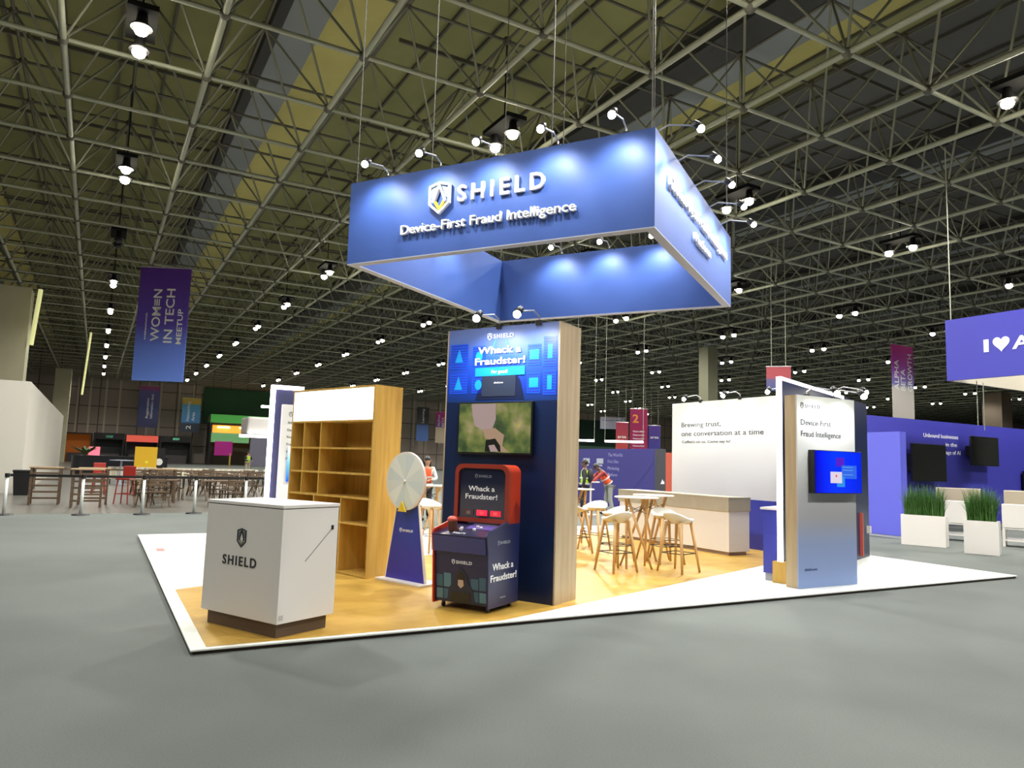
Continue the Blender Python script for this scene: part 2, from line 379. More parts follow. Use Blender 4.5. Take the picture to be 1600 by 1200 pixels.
# ================================================================== HALL LAMPS
def hall_lamps():
    r = thing('hall_lamp', '', 'ceiling lamp', (0, 0, 0), TH)
    for s in (-.5, .5):
        rf = MB().lathe([(.04, .34), (.10, .32), (.12, .12), (.23, .02), (.23, 0), (.21, 0), (.12, .06), (.02, .1)], (0, s, 0), 14).build('reflector', mDark, r, smooth=True)
        MB().ball((0, s, -.05), .145, .145, .12).build('bulb', mBulb, rf, smooth=True)
    MB().box(-.3, .3, -.72, .72, .34, .46).tube((0, 0, .44), (0, 0, 2.9), .02).build('housing', mat('matt_black', (.012, .012, .012), .9, spec=.1), r)
    lamp('SPOT', 'lamp_light', r, (0, 0, -.12), HALL_SPOT, (1, .98, .92), None, 2.75, .5, .35)
    lamp('POINT', 'lamp_light', r, (0, 0, -.16), HALL_POINT, (1, .93, .72), None, size=.35)
    FULL = {x.data.type: x.data for x in bpy.data.objects if x.parent == r and x.type == 'LIGHT'}
    DIMS = {t: d.copy() for t, d in FULL.items()}
    for d in DIMS.values(): d.energy *= .14 if d.type == 'POINT' else .33
    rows = ['leftmost', 'second', 'third', 'fourth', 'fifth', 'sixth', 'seventh', 'eighth', 'ninth', 'tenth', 'eleventh']
    ords = ['first', 'second', 'third', 'fourth', 'fifth', 'sixth', 'seventh', 'eighth', 'ninth', 'tenth', 'eleventh', 'twelfth']
    first = True
    for k in range(-1, 11):
        row = rows[k] + (' row of lamps' if k == 0 else ' row of lamps from the left') if k >= 0 else 'added unseen row beyond the left edge'
        for j in range(-2, 10):
            if (k == -1 and j > 0) or (j < 0 and k > 4): continue  # lamps beyond the left edge and behind the camera: unseen, added for frontal light
            dim = k == -1 or (j == -2 and k not in (1, 3)) or (j == -1 and k == 0) or j > 2 or k > 3
            p = W(.15 + 9 * k, 17.12 + 8.91 * j, 10.4)
            lab = 'twin-bulb hall lamp, ' + ords[j + 2] + ' from the front in the ' + row
            if (k, j) == (0, 2): dark = (p, 'unlit twin-bulb hall lamp in the leftmost row, third one up'); continue
            if first: r.location = p; r['label'] = lab; r['group'] = 'hall lamps under the space frame'; first = False; q = r
            else: q = dup(r, p, TH, lab)
            for l in [x for x in bpy.data.objects if x.parent == q and x.type == 'LIGHT']: l.data = (DIMS if dim else FULL)[l.data.type]
    # the unlit one
    o = thing('hall_lamp', 'unlit dark hall lamp between the lit lamps of the leftmost row', 'ceiling lamp', dark[0], TH, 'hall lamps under the space frame')
    for ch in [c for c in bpy.data.objects if c.parent == r and c.type == 'MESH']:
        c = ch.copy(); COL.objects.link(c); c.parent = o
        for g in [x for x in bpy.data.objects if x.parent == ch]:
            d = g.copy(); COL.objects.link(d); d.parent = c; d.data = d.data.copy(); d.data.materials.clear(); d.data.materials.append(mDark)
hall_lamps()

# ================================================================== THE STAND: platform
PY = math.radians(29.14)
PF = Vector((-2.405, 5.806, 0)); pu = Vector((math.cos(PY), math.sin(PY), 0)); pv = Vector((-math.sin(PY), math.cos(PY), 0))
PW, PD = 11.83, 8.82
def platform():
    r = thing('stand_platform', 'low white and wood-look stand platform under the blue hanging ring', 'platform', (0, 0, 0))
    c = [PF, PF + pu * PW, PF + pu * PW + pv * PD, PF + pv * PD]
    MB().prism([(p.x, p.y) for p in c], (0, 0, .028), X, Y, Z, .012).build('white_floor', mPlat, r)
    e = [PF + (pu + pv) * .02, PF + pu * (PW - .02) + pv * .02, PF + pu * (PW - .02) + pv * (PD - .02), PF + pu * .02 + pv * (PD - .02)]
    MB().prism([(p.x, p.y) for p in e], (0, 0, 0), X, Y, Z, .028).build('edge_board', mEdge, r)
    w = [(-2.33, 5.92), (-.02, 7.21), (4.3, 12.1), (6.18, 14.27), (3.5, 18.95), (-3.64, 8.27)]
    MB().prism(w, (0, 0, .0395), X, Y, Z, .0035).build('wood_floor', mOakFloor, r)
    MB().prism([(-5.32, 11.35), (-5.22, 11.4), (-5.38, 11.7), (-5.48, 11.65)], (0, 0, .0395), X, Y, Z, .003).build('tape_mark', mat('faded_red_tape', (.45, .16, .14), .6), r)
platform()
FZ = .043

# reception counter
def counter():
    L = Vector((-1.871, 6.181, 0)); r = thing('reception_counter', 'white cube reception counter with a dark shield emblem at the front left of the stand', 'counter', (L.x, L.y, FZ), math.radians(-33.7))
    Bx(-1.035, 0, 0, .62, .12, 1.055).build('body', mWhite, r, bevel=.003)
    Bx(-.985, -.05, .04, .58, 0, .12).build('plinth', mat('brown_plinth', (.11, .075, .05), .6), r)
    Bx(-1.04, .005, -.005, .625, 1.062, 1.09).build('worktop', mWhite, r, bevel=.003)
    Bx(-1.03, -.005, .005, .615, 1.053, 1.063).build('shadow_gap', mBlack, r)
    emblem(r, (-.522, 0, .70), X, Z, .165, mLetterSide, mat('grey_olive', (.25, .24, .16), .5), mat('grey_blue', (.14, .17, .19), .5), .006)
    text(r, 'lettering', 'SHIELD', (-.765, 0, .545), X, Z, mLetterSide, .082, .46, .006, .012, spacing=1.25)
    Bx(.0, .004, .54, .565, .86, .90).build('hinge', mDark, r); MB().tube((.004, .548, .87), (.004, .26, .61), .002).build('cord', mDark, r)
    Bx(0, .003, .02, .06, .15, .19).build('sticker', mat('grey_sticker', (.5, .48, .46), .6), r)
counter()

# bookcase
def bookcase():
    r = thing('bookcase', 'tall oak pigeonhole bookcase with a white header panel made to glow', 'bookcase', (-1.745, 9.338, FZ), math.radians(-42.3))
    w, d, h = 1.935, .45, 2.445; t = .028
    Bx(-w, -w + t, 0, d, 0, h).build('side_panel', mOak, r); Bx(-t, 0, 0, d, 0, h).build('side_panel', mOak, r)
    Bx(-w + t, -t, 0, d, h - t, h).build('top_panel', mOak, r); Bx(-w + t, -t, d - .015, d, 0, h - t).build('back_panel', mOak, r)
    hdr = Bx(-w + t, -t, .0, .06, 2.0, h - t).build('header_panel', mat('self_lit_white', (.9, .9, .9), .5, emit=2.0, ecol=(1, 1, .97)), r)  # emission stands in for the spotlight wash on the header
    text(hdr, 'lettering', 'Make every', (-w + .10, 0, 2.26), X, Z, mat('faint_letters', (.6, .66, .66), .5, emit=.7), .035, None, .003)
    text(hdr, 'lettering', 'decision count', (-w + .10, 0, 2.19), X, Z, mat('faint_letters', (.6, .66, .66), .5, emit=.7), .035, None, .003)
    zs = [2.0, 1.635, 1.305, .995, .665, .03]
    for z in zs: Bx(-w + t, -t, .005, d - .015, z - .024, z).build('shelf', mOak, r)
    for a, c in zip(zs[:3], zs[1:4]):
        for s in (.167, .383): Bx(-w + w * s - .012, -w + w * s + .012, .005, d - .015, c, a - .024).build('divider', mOak, r)
    for a, c in zip(zs[3:5], zs[4:6]):
        for s in (.34, .67): Bx(-w + w * s - .012, -w + w * s + .012, .005, d - .015, c, a - .024).build('divider', mOak, r)
bookcase()

# prize wheel
def wheel():
    r = thing('prize_wheel', 'white spinning prize wheel on a blue tapered stand beside the bookcase', 'prize wheel', (-1.25, 9.2, FZ), math.radians(-41))
    P = lambda pts, y, t, m, n: MB().prism(pts, (0, y, 0), X, Z, Y, t).build(n, m, r)
    P([(-.38, 0), (.38, 0), (.185, 1.04), (-.185, 1.04)], 0, .03, mWhite, 'stand_board')
    P([(-.355, .02), (.355, .02), (.17, 1.03), (-.17, 1.03)], -.004, .004, ramp_mat('stand_print', 2, 0, 1, [(0, (.03, .02, .32)), (1, (.02, .06, .38))]), 'printed_front')
    Bx(-.42, .42, -.12, .25, 0, .025).build('base_plate', mWhite, r, bevel=.004)
    emblem(r, (-.1, -.006, .60), X, Z, .055, mText, depth=.003); text(r, 'lettering', 'SHIELD', (-.065, -.006, .612), X, Z, mText, .03, .19, .003, .01, spacing=1.15)
    disc = MB(); n = 60; R = .36; c = (0, -.06, 1.235)
    disc.prism([(R * math.cos(2 * PI * i / n), R * math.sin(2 * PI * i / n)) for i in range(n)], c, X, Z, Y, .03)
    dd = disc.build('wheel_disc', mWhite, r)
    for i in range(12):
        a0, a1 = 2 * PI * i / 12, 2 * PI * (i + 1) / 12; q = [(0, 0)] + [(.335 * math.cos(a0 + (a1 - a0) * k / 6), .335 * math.sin(a0 + (a1 - a0) * k / 6)) for k in range(7)]
        MB().prism(q, (0, -.062, 1.235), X, Z, Y, .002).build('sector', mat('sector_%d' % (i % 3), [(.66, .74, .72), (.76, .82, .78), (.60, .70, .72)][i % 3], .45), dd)
    MB().tube((0, -.09, 1.235), (0, -.05, 1.235), .02, n=16).build('hub', mWhite, dd)
    MB().tube((0, -.03, 1.235), (0, .02, 1.235), .03, n=16).build('axle', mSteel, r)
    MB().prism([(-.08, .86), (.08, .86), (0, .99)], (-.0, -.10, 0), X, Z, Y, .02).build('pointer', mYellow, r, bevel=.004)
wheel()

# ------------------------------------------------------------------ tower with poster and screen
TW, TD, THH = 1.537, .49, 3.08
def tower():
    r = thing('tower_wall', 'navy tower wall with pale oak side and a lit game poster above the arcade machine', 'display wall', (.504, 8.004, FZ), math.radians(-33.1))
    Bx(-TW + .0, -.0, .02, TD - .02, 0, THH).build('core', mNavy, r)
    Bx(-TW, 0, 0, .02, 0, 2.2).build('front_panel', mNavy, r)
    Bx(0, .018, .0, TD, 0, THH).build('side_panel', mOakPale, r); Bx(-TW - .018, -TW, 0, TD, 0, THH).build('side_panel', mOakPale, r)
    post = Bx(-TW, 0, 0, .02, 2.2, THH).build('poster', ramp_mat('poster_print', 2, 2.2, 3.08, [(0, (.004, .03, .15)), (.25, (.006, .04, .42)), (.55, (.015, .08, .6)), (.85, (.10, .16, .42)), (1, (.10, .14, .34))], .4), r)
    y = -.001
    scr = mat('poster_screen', (.008, .07, .60), .4, emit=.10, ecol=(0, .15, 1)); cy = mat('poster_cyan', (.01, .30, .70), .4, emit=.12, ecol=(0, .4, 1)); ln = mat('poster_line', (.02, .02, .35), .4)
    dk = mat('poster_dark', (.006, .012, .05), .4)
    cells = [(-1.50, -1.24, 2.60, 2.90), (-1.17, -.98, 2.62, 2.86), (-.40, -.22, 2.60, 2.84), (-.19, -.02, 2.58, 2.92), (-1.50, -1.24, 2.30, 2.54), (-1.17, -.98, 2.30, 2.5), (-.40, -.22, 2.28, 2.52), (-.19, -.02, 2.26, 2.54)]
    for i, (x0, x1, z0, z1) in enumerate(cells):
        s = Bx(x0, x1, y - .002, y, z0, z1).build('printed_screen', scr, post)
        b = MB(); z = z0 + .02
        while z < z1 - .01: b.box(x0 + .01, x1 - .01, y - .003, y - .002, z, z + .008); z += .032
        b.build('printed_lines', ln, s)
        cx, cz = (x0 + x1) / 2, (z0 + z1) / 2; b = MB()
        if i % 4 == 0: b.prism([(-.06, -.07), (.06, -.07), (0, .09)], (cx, y - .004, cz), X, Z, Y, .001)
        elif i % 4 == 1: b.prism([(.05 * math.cos(k * PI / 6), .06 * math.sin(k * PI / 6)) for k in range(12)], (cx, y - .004, cz), X, Z, Y, .001)
        elif i % 4 == 2: b.box(cx - .06, cx + .06, y - .004, y - .003, cz - .05, cz + .06)
        else: b.box(cx - .03, cx + .03, y - .004, y - .003, cz - .08, cz + .08)
        b.build('printed_icon', cy, s)
    # hooded figure behind a laptop
    MB().prism([(-.34, -.02), (.34, -.02), (.28, .20), (.20, .30), (-.20, .30), (-.28, .20)], (-.77, y - .002, 2.24), X, Z, Y, .002).build('printed_figure', dk, post)
    MB().path([(-.90, y - .003, 2.75), (-.84, y - .003, 2.93)], .006).path([(-.64, y - .003, 2.75), (-.70, y - .003, 2.93)], .006).build('printed_hood', mat('hood_cyan', (.08, .45, .8), .4), post)
    Bx(-1.02, -.55, y - .006, y - .004, 2.26, 2.51).build('printed_laptop', mat('laptop_grey', (.03, .04, .07), .3), post)
    text(post, 'web_address', 'shield.com', (-.785, y - .006, 2.41), X, Z, mText, .022, None, .002, align='CENTER')
    Bx(-1.12, -.43, y - .008, y - .006, 2.50, 2.60).build('printed_banner', mat('banner_cyan', (.01, .32, .6), .4), post)
    text(post, 'lettering', 'For good!', (-.775, y - .008, 2.53), X, Z, mText, .042, None, .002, .01, align='CENTER')
    text(post, 'lettering', 'Whack a', (-.785, y - .006, 2.765), X, Z, mText, .085, .60, .008, .014, align='CENTER')
    text(post, 'lettering', 'Fraudster!', (-.775, y - .006, 2.635), X, Z, mText, .085, .70, .008, .014, align='CENTER')
    emblem(post, (-.93, y - .004, 2.925), X, Z, .085, mText, depth=.004); text(post, 'lettering', 'SHIELD', (-.875, y - .004, 2.945), X, Z, mText, .05, .28, .004, .012, spacing=1.2)
    # television
    t = thing('television', 'wall-mounted television showing a green garden scene above the arcade machine', 'television', (.504, 8.004, FZ), math.radians(-33.1))
    Bx(-1.31, -.285, -.055, -.001, 1.59, 2.19).build('casing', mBlack, t, bevel=.004)
    m = bpy.data.materials.new('garden_picture'); m.use_nodes = True; nt = m.node_tree; bb = nt.nodes['Principled BSDF']
    tc = nt.nodes.new('ShaderNodeTexCoord'); no = nt.nodes.new('ShaderNodeTexNoise'); no.inputs['Scale'].default_value = 3.2; no.inputs['Detail'].default_value = 6
    cr = nt.nodes.new('ShaderNodeValToRGB'); e = cr.color_ramp.elements; e[0].position = .34; e[0].color = (.015, .03, .012, 1); e[1].position = .72; e[1].color = (.48, .42, .12, 1)
    for p, c in ((.45, (.06, .10, .03)), (.55, (.18, .21, .05)), (.62, (.30, .26, .12))): q = e.new(p); q.color = (*c, 1)
    nt.links.new(tc.outputs['Object'], no.inputs['Vector']); nt.links.new(no.outputs['Fac'], cr.inputs[0])
    nt.links.new(cr.outputs[0], bb.inputs['Emission Color']); bb.inputs['Emission Strength'].default_value = .9; bb.inputs['Base Color'].default_value = (.01, .01, .01, 1); bb.inputs['Roughness'].default_value = .2
    sc = Bx(-1.295, -.30, -.057, -.055, 1.61, 2.175).build('screen', m, t)
    pk = mat('picture_pink', (.01, .01, .01), .3, emit=.42, ecol=(.85, .62, .58)); tn = mat('picture_tan', (.01, .01, .01), .3, emit=.42, ecol=(.85, .55, .35)); bk = mat('picture_black', (.01, .012, .01), .3)
    MB().prism([(-.22, .28), (.12, .28), (.13, .1), (.08, -.02), (.0, -.04), (-.16, .02), (-.2, .14)], (-.90, -.0585, 1.89), X, Z, Y, .001).build('picture_patch', pk, sc)
    MB().prism([(-.12, -.02), (.05, .0), (.18, -.08), (.16, -.2), (.24, -.27), (.1, -.27), (.04, -.15), (-.08, -.12)], (-.83, -.059, 1.89), X, Z, Y, .001).build('picture_patch', tn, sc)
    MB().prism([(-.07, -.14), (.06, -.12), (.13, -.2), (.14, -.27), (-.08, -.27)], (-.83, -.0595, 1.89), X, Z, Y, .001).build('picture_patch', bk, sc)
    MB().prism([(-.05, -.2), (.03, -.19), (.09, -.27), (-.02, -.27)], (-.81, -.060, 1.89), X, Z, Y, .001).build('picture_patch', pk, sc)
tower()

# arcade machine
def arcade():
    r = thing('arcade_machine', 'red and navy whack-a-mole arcade cabinet standing in front of the navy tower', 'arcade machine', (-.20, 7.36, FZ), math.radians(-30))
    w = .68; S = mat('cabinet_navy', (.011, .015, .075), .35); SD = mat('cabinet_dark', (.010, .012, .035), .35)
    # side panels (profile in y-z), right one printed navy, left one red inside
    prof = [(.06, .05), (.66, .05), (.66, 1.02), (.56, 1.10), (.50, 1.0), (.44, .90), (.02, .80), (.0, .76), (.03, .6)]
    for x0, m, nm in ((-.02, S, 'side_panel'), (-w, mRed, 'side_panel')):
        MB().prism(prof, (x0, 0, 0), Y, Z, X, .02).build(nm, m, r, bevel=.003)
    MB().prism([(.12, .07), (.66, .07), (.66, .74), (.07, .74), (.07, .58)], (-w + .02, 0, 0), Y, Z, X, w - .04).build('body', SD, r)
    fr = MB().add([(-w + .02, .10, .07), (-.02, .10, .07), (-.02, .055, .58), (-w + .02, .055, .58)], [(0, 1, 2, 3)])
    fr = MB().prism([(.095, .07), (.10, .07), (.06, .58), (.055, .58)], (-w + .02, 0, 0), Y, Z, X, w - .04).build('front_print', ramp_mat('front_art', 2, .07, .58, [(0, (.006, .014, .05)), (.5, (.012, .018, .07)), (1, (.012, .016, .07))], .4), r)
    MB().prism([(.02, .58), (.10, .56), (.10, .74), (.0, .74)], (-w + .02, 0, 0), Y, Z, X, w - .04).build('apron', mat('apron_blue', (.032, .04, .17), .4), r)
    ez = Vector((0, -.078, 1)).normalized()
    def F(x, z): return Vector((x, .093 - (z - .07) * .0784, z))
    win = mat('art_window', (.03, .10, .17), .4); winl = mat('art_window_light', (.07, .18, .25), .4)
    for i, (x0, x1, z0, z1) in enumerate([(-.64, -.56, .10, .20), (-.64, -.56, .22, .34), (-.55, -.46, .10, .20), (-.55, -.46, .22, .36), (-.22, -.13, .10, .20), (-.22, -.13, .22, .33), (-.12, -.04, .10, .20), (-.12, -.04, .22, .35)]):
        MB().prism([(0, 0), (x1 - x0, 0), (x1 - x0, z1 - z0), (0, z1 - z0)], F(x0, z0), X, ez, -Y, .002).build('printed_window', win if i % 3 else winl, fr)
    O = F(-.34, .08); pr = lambda pts, t, m, n: MB().prism(pts, O, X, ez, -Y, t).build(n, m, fr)
    pr([(-.17, 0), (.17, 0), (.15, .13), (.08, .21), (.075, .28), (0, .35), (-.075, .28), (-.08, .21), (-.15, .13)], .004, mat('hoodie', (.010, .016, .045), .5), 'printed_figure')
    pr([(-.035, .17), (0, .14), (.035, .17), (.03, .23), (-.03, .23)], .006, mat('art_face', (.50, .38, .30), .5), 'printed_face')
    pr([(-.05, .225), (.05, .225), (.045, .27), (0, .31), (-.045, .27)], .0065, mBlack, 'printed_hood')
    pr([(-.12, 0), (.12, 0), (.11, .10), (-.11, .10)], .008, mBlack, 'printed_laptop')
    emblem(fr, F(-.43, .455) + Vector((0, -.002, 0)), X, ez, .05, mText, depth=.003)
    text(fr, 'lettering', 'SHIELD', F(-.395, .465) + Vector((0, -.002, 0)), X, ez, mText, .032, .19, .003, .01, spacing=1.2)
    # control deck
    dk = MB().prism([(0, .745), (.44, .83), (.44, .84), (0, .755)], (-w + .02, 0, 0), Y, Z, X, w - .04).build('control_deck', mat('deck_purple', (.02, .02, .06), .3), r)
    DV = Vector((0, .44, .085)).normalized(); DN = Vector((0, -.19, 1)).normalized()
    D = lambda x, y: Vector((x, y, .755 + y * .193))
    MB().prism([(0, 0), (.36, 0), (.36, .16), (0, .16)], D(-.42, .24), X, DV, DN, .004).build('deck_print', mat('deck_print', (.10, .07, .30), .4), dk)
    MB().prism([(0, 0), (.40, 0), (.40, .02), (0, .02)], D(-.42, .41), X, DV, DN, .006).build('deck_strip', mat('strip_pale', (.6, .55, .7), .4), dk)
    m = MB(); m.tube(D(-.50, .14), D(-.50, .14) + DN * .11, .05, n=18).build('mallet_holder', mat('holder', (.10, .03, .02), .5), r, smooth=False)
    MB().ball(D(-.50, .14) + DN * .12, .055, .055, .035).build('mallet', mat('mallet_red', (.65, .10, .07), .45), r, smooth=True)
    for x, y in ((-.28, .20), (-.24, .27), (-.30, .30), (-.45, .22), (-.43, .17)): MB().tube(D(x, y), D(x, y) + DN * .02, .018, n=12).build('button', mWhite, dk)
    text(dk, 'lettering', 'Start', D(-.46, .05) + DN * .002, X, DV, mText, .05, .16, .002)
    # head: rounded arch box, red rim
    def arch(x0, x1, z0, z1, r_, n=6):
        p = [(x0, z0), (x1, z0)]
        for i in range(n + 1): a = PI / 2 * i / n; p.append((x1 - r_ + r_ * math.cos(a), z1 - r_ + r_ * math.sin(a)))
        for i in range(n + 1): a = PI / 2 + PI / 2 * i / n; p.append((x0 + r_ + r_ * math.cos(a), z1 - r_ + r_ * math.sin(a)))
        return p
    a = arch(-w, 0, .86, 1.475, .09)
    sh = MB().prism([(p[0], p[1]) for p in a], (0, .44, 0), X, Z, Y, .22).build('head_shell', mRed, r, bevel=.006)
    outer = arch(-w, 0, .86, 1.475, .09); inner = arch(-w + .045, -.045, .905, 1.43, .07)
    b = MB(); n = len(outer)
    for i in range(n):
        j = (i + 1) % n; b.prism([outer[i], outer[j], inner[j], inner[i]], (0, .40, 0), X, Z, Y, .05)
    plabel(b.build('rim', mat('orange_red_rim', (.34, .035, .014), .4), sh), 'orange-red rounded rim')
    MB().prism(inner, (0, .425, 0), X, Z, Y, .014).build('back_glass', mat('glass_navy', (.015, .02, .05), .15), sh)
    emblem(sh, (-.42, .424, 1.325), X, Z, .045, mTextPale, depth=.002); text(sh, 'lettering', 'SHIELD', (-.39, .424, 1.335), X, Z, mTextPale, .028, .16, .002, .01, spacing=1.2)
    text(sh, 'lettering', 'Whack a', (-.35, .424, 1.19), X, Z, mText, .055, .33, .003, .012, align='CENTER')
    text(sh, 'lettering', 'Fraudster!', (-.35, .424, 1.105), X, Z, mText, .055, .40, .003, .012, align='CENTER')
    for x, m, s in ((-.57, mat('display_off', (.10, .03, .03), .3), '88'), (-.40, mat('display_on', (.4, .01, .03), .3, emit=1.0, ecol=(1, .02, .06)), '01'), (-.23, MATS['display_off'], '00')):
        if x == -.23: m = mat('display_dim', (.35, .01, .02), .3, emit=.7, ecol=(.9, .02, .05))
        q = Bx(x, x + .13, .418, .425, .93, .99).build('score_display', m, sh)
        text(q, 'digits', s, (x + .065, .418, .942), X, Z, mat('digit', (.8, .2, .2), .4, emit=.5, ecol=(1, .2, .2)) if x > -.5 else mTextPale, .036, None, .002, align='CENTER')
    # right side print
    text(r, 'lettering', 'Whack a', (.0, .12, .42), Y, Z, mText, .07, .42, .003, .012)
    text(r, 'lettering', 'Fraudster!', (.0, .09, .31), Y, Z, mText, .07, .52, .003, .012)
    emblem(r, (.0, .23, .66), Y, Z, .05, mTextPale, depth=.002); text(r, 'lettering', 'SHIELD', (.0, .26, .672), Y, Z, mTextPale, .03, .2, .002, .01)
    text(r, 'web_address', 'shield.com', (0, .28, .13), Y, Z, mTextPale, .02, None, .002)
    for x in (-w + .07, -.07):
        for y in (.17, .6): MB().tube((x - .012, y, .022), (x + .012, y, .022), .022, n=12).bar((x, y, .022), (x, y, .07), .03, .02).build('caster', mBlack, r)
arcade()

# ------------------------------------------------------------------ suspended ring
HW, HD, HZ, HH = 4.037, 4.082, 4.0, 1.082
HYAW = math.radians(-27.4)
HFR = Vector((1.419, 7.323, 0)); ha = Vector((math.cos(HYAW), math.sin(HYAW), 0)); hb = Vector((-math.sin(HYAW), math.cos(HYAW), 0))
def ring():
    c = HFR - ha * HW / 2 + hb * HD / 2
    r = thing('hanging_sign', 'square blue fabric ring sign hanging over the stand with raised white lettering', 'hanging sign', (c.x, c.y, HZ), HYAW)
    x, y, t = HW / 2, HD / 2, .11
    sk = lambda n, *a: Bx(*a).build(n, mBlue, r)
    sk('front_panel', -x, x, -y, -y + t, .012, HH); sk('back_panel', -x, x, y - t, y, .012, HH)
    sk('left_panel', -x, -x + t, -y + t, y - t, .012, HH); sk('right_panel', x - t, x, -y + t, y - t, .012, HH)
    Bx(-x, x, -y, -y + t, 0, .012).box(-x, x, y - t, y, 0, .012).box(-x, -x + t, -y + t, y - t, 0, .012).box(x - t, x, -y + t, y - t, 0, .012).build('bottom_trim', mTrim, r)
    o = lambda s, z: Vector((x + s, -y, z - HZ))
    L = MATS['white_letters']
    em = emblem(r, o(-2.635, 4.475) + Vector((0, -.01, 0)), X, Z, .40, L, mYellow, mSky, .045)
    text(r, 'lettering', 'SHIELD', o(-2.39, 4.605) + Vector((0, 0, 0)), X, Z, L, .20, 1.14, .035, .018, spacing=1.4)
    text(r, 'lettering', 'Device-First Fraud Intelligence', o(-3.19, 4.29), X, Z, L, .12, 2.32, .04, .004)
    R0 = Vector((x, -y, 0))
    text(r, 'lettering', 'Device-First Fraud Intelligence', R0 + Y * .5 + Z * .60, Y, Z, L, .16, 3.1, .04, .006)
    text(r, 'lettering', 'Platform', R0 + Y * 1.65 + Z * .33, Y, Z, L, .12, .85, .04, .006)
    for px in (-x + .05, -x * .4, x * .4, x - .05):
        for py in (-y + .05, y - .05): MB().tube((px, py, HH), (px, py, 10.7 - HZ), .008, n=5, caps=False).build('cable', mPipeDark, r)
ring()

# arm spotlights -----------------------------------------------------
def arm_proto():
    r = thing('arm_spotlight', '', 'spotlight')
    MB().path([(0, .0, .0), (0, .0, .07), (0, -.12, .12), (0, -.40, .06)], .009).build('arm', mSteel, r)
    Bx(-.035, .035, -.02, .03, -.03, .03).build('clamp', mDark, r)
    MB().tube((0, -.39, .09), (0, -.46, .03), .035, .045, 14).build('lamp_head', mDark, r, smooth=True)
    MB().ball((0, -.465, .012), .042, .042, .042).build('bulb', mArmBulb, r, smooth=True)
    lamp('SPOT', 'spot_light', r, (0, -.44, -.03), ARM_W, (.95, .98, 1), (math.radians(28), 0, 0), 2.3, .8, .05)
    return r
ARM = arm_proto(); ARM_FIRST = [True]
def arm(x, y, z, yaw, label, group, scale=1):
    if ARM_FIRST[0]:
        ARM.location = (x, y, z); ARM.rotation_euler = (0, 0, yaw); ARM['label'] = label; ARM['group'] = group; ARM_FIRST[0] = False; return ARM
    return dup(ARM, (x, y, z), yaw, label, group)
SOFT = {}
def soft(x, y, z, yaw, label, group):
    q = arm(x, y, z, yaw, label, group); key = 'right side' in group
    for l in [c for c in bpy.data.objects if c.parent == q and c.type == 'LIGHT']:
        if key not in SOFT: SOFT[key] = l.data.copy(); SOFT[key].energy *= 1.5 if key else .45
        l.data = SOFT[key]
    return q
def ring_arms():
    ft = ['leftmost', 'second', 'middle', 'fourth', 'rightmost']
    for i, s in enumerate((-3.487, -2.695, -1.929, -1.134, -.334)):
        p = HFR + ha * s + hb * .05; arm(p.x, p.y, HZ + HH, HYAW, 'small arm spotlight above the front of the blue ring, %s of five' % ft[i], 'spotlights on the front of the ring')
    rt = ['nearest', 'second', 'middle', 'fourth', 'farthest']
    for i, s in enumerate((.25, 1.1, 1.95, 2.8, 3.6)):
        p = HFR + hb * s - ha * .05; soft(p.x, p.y, HZ + HH, HYAW + PI / 2, 'small arm spotlight along the right side of the blue ring, %s of five' % rt[i], 'spotlights on the right side of the ring')
    it = ['left', 'middle', 'right']
    for i, s in enumerate((-2.8, -1.95, -1.1)):
        p = HFR + ha * s + hb * (HD - .05); arm(p.x, p.y, HZ + HH, HYAW, 'small arm spotlight seen under the ring on its far wall, %s one' % it[i], 'spotlights inside the ring')
    for i, s in enumerate((.9, 2.1)):
        p = HFR - ha * (HW - .05) + hb * s; arm(p.x, p.y, HZ + HH, HYAW + PI / 2, 'small arm spotlight inside the ring on its left wall, %s one' % ['nearer', 'farther'][i], 'spotlights inside the ring')
    ty = math.radians(-33.1); ta = Vector((math.cos(ty), math.sin(ty), 0))
    for s, n in ((-.80, 'left'), (-.26, 'right')):
        p = Vector((.504, 8.004, 0)) + ta * s; arm(p.x, p.y, THH + FZ, ty, 'small arm spotlight on top of the navy tower, %s one' % n, 'spotlights on the tower')
ring_arms()

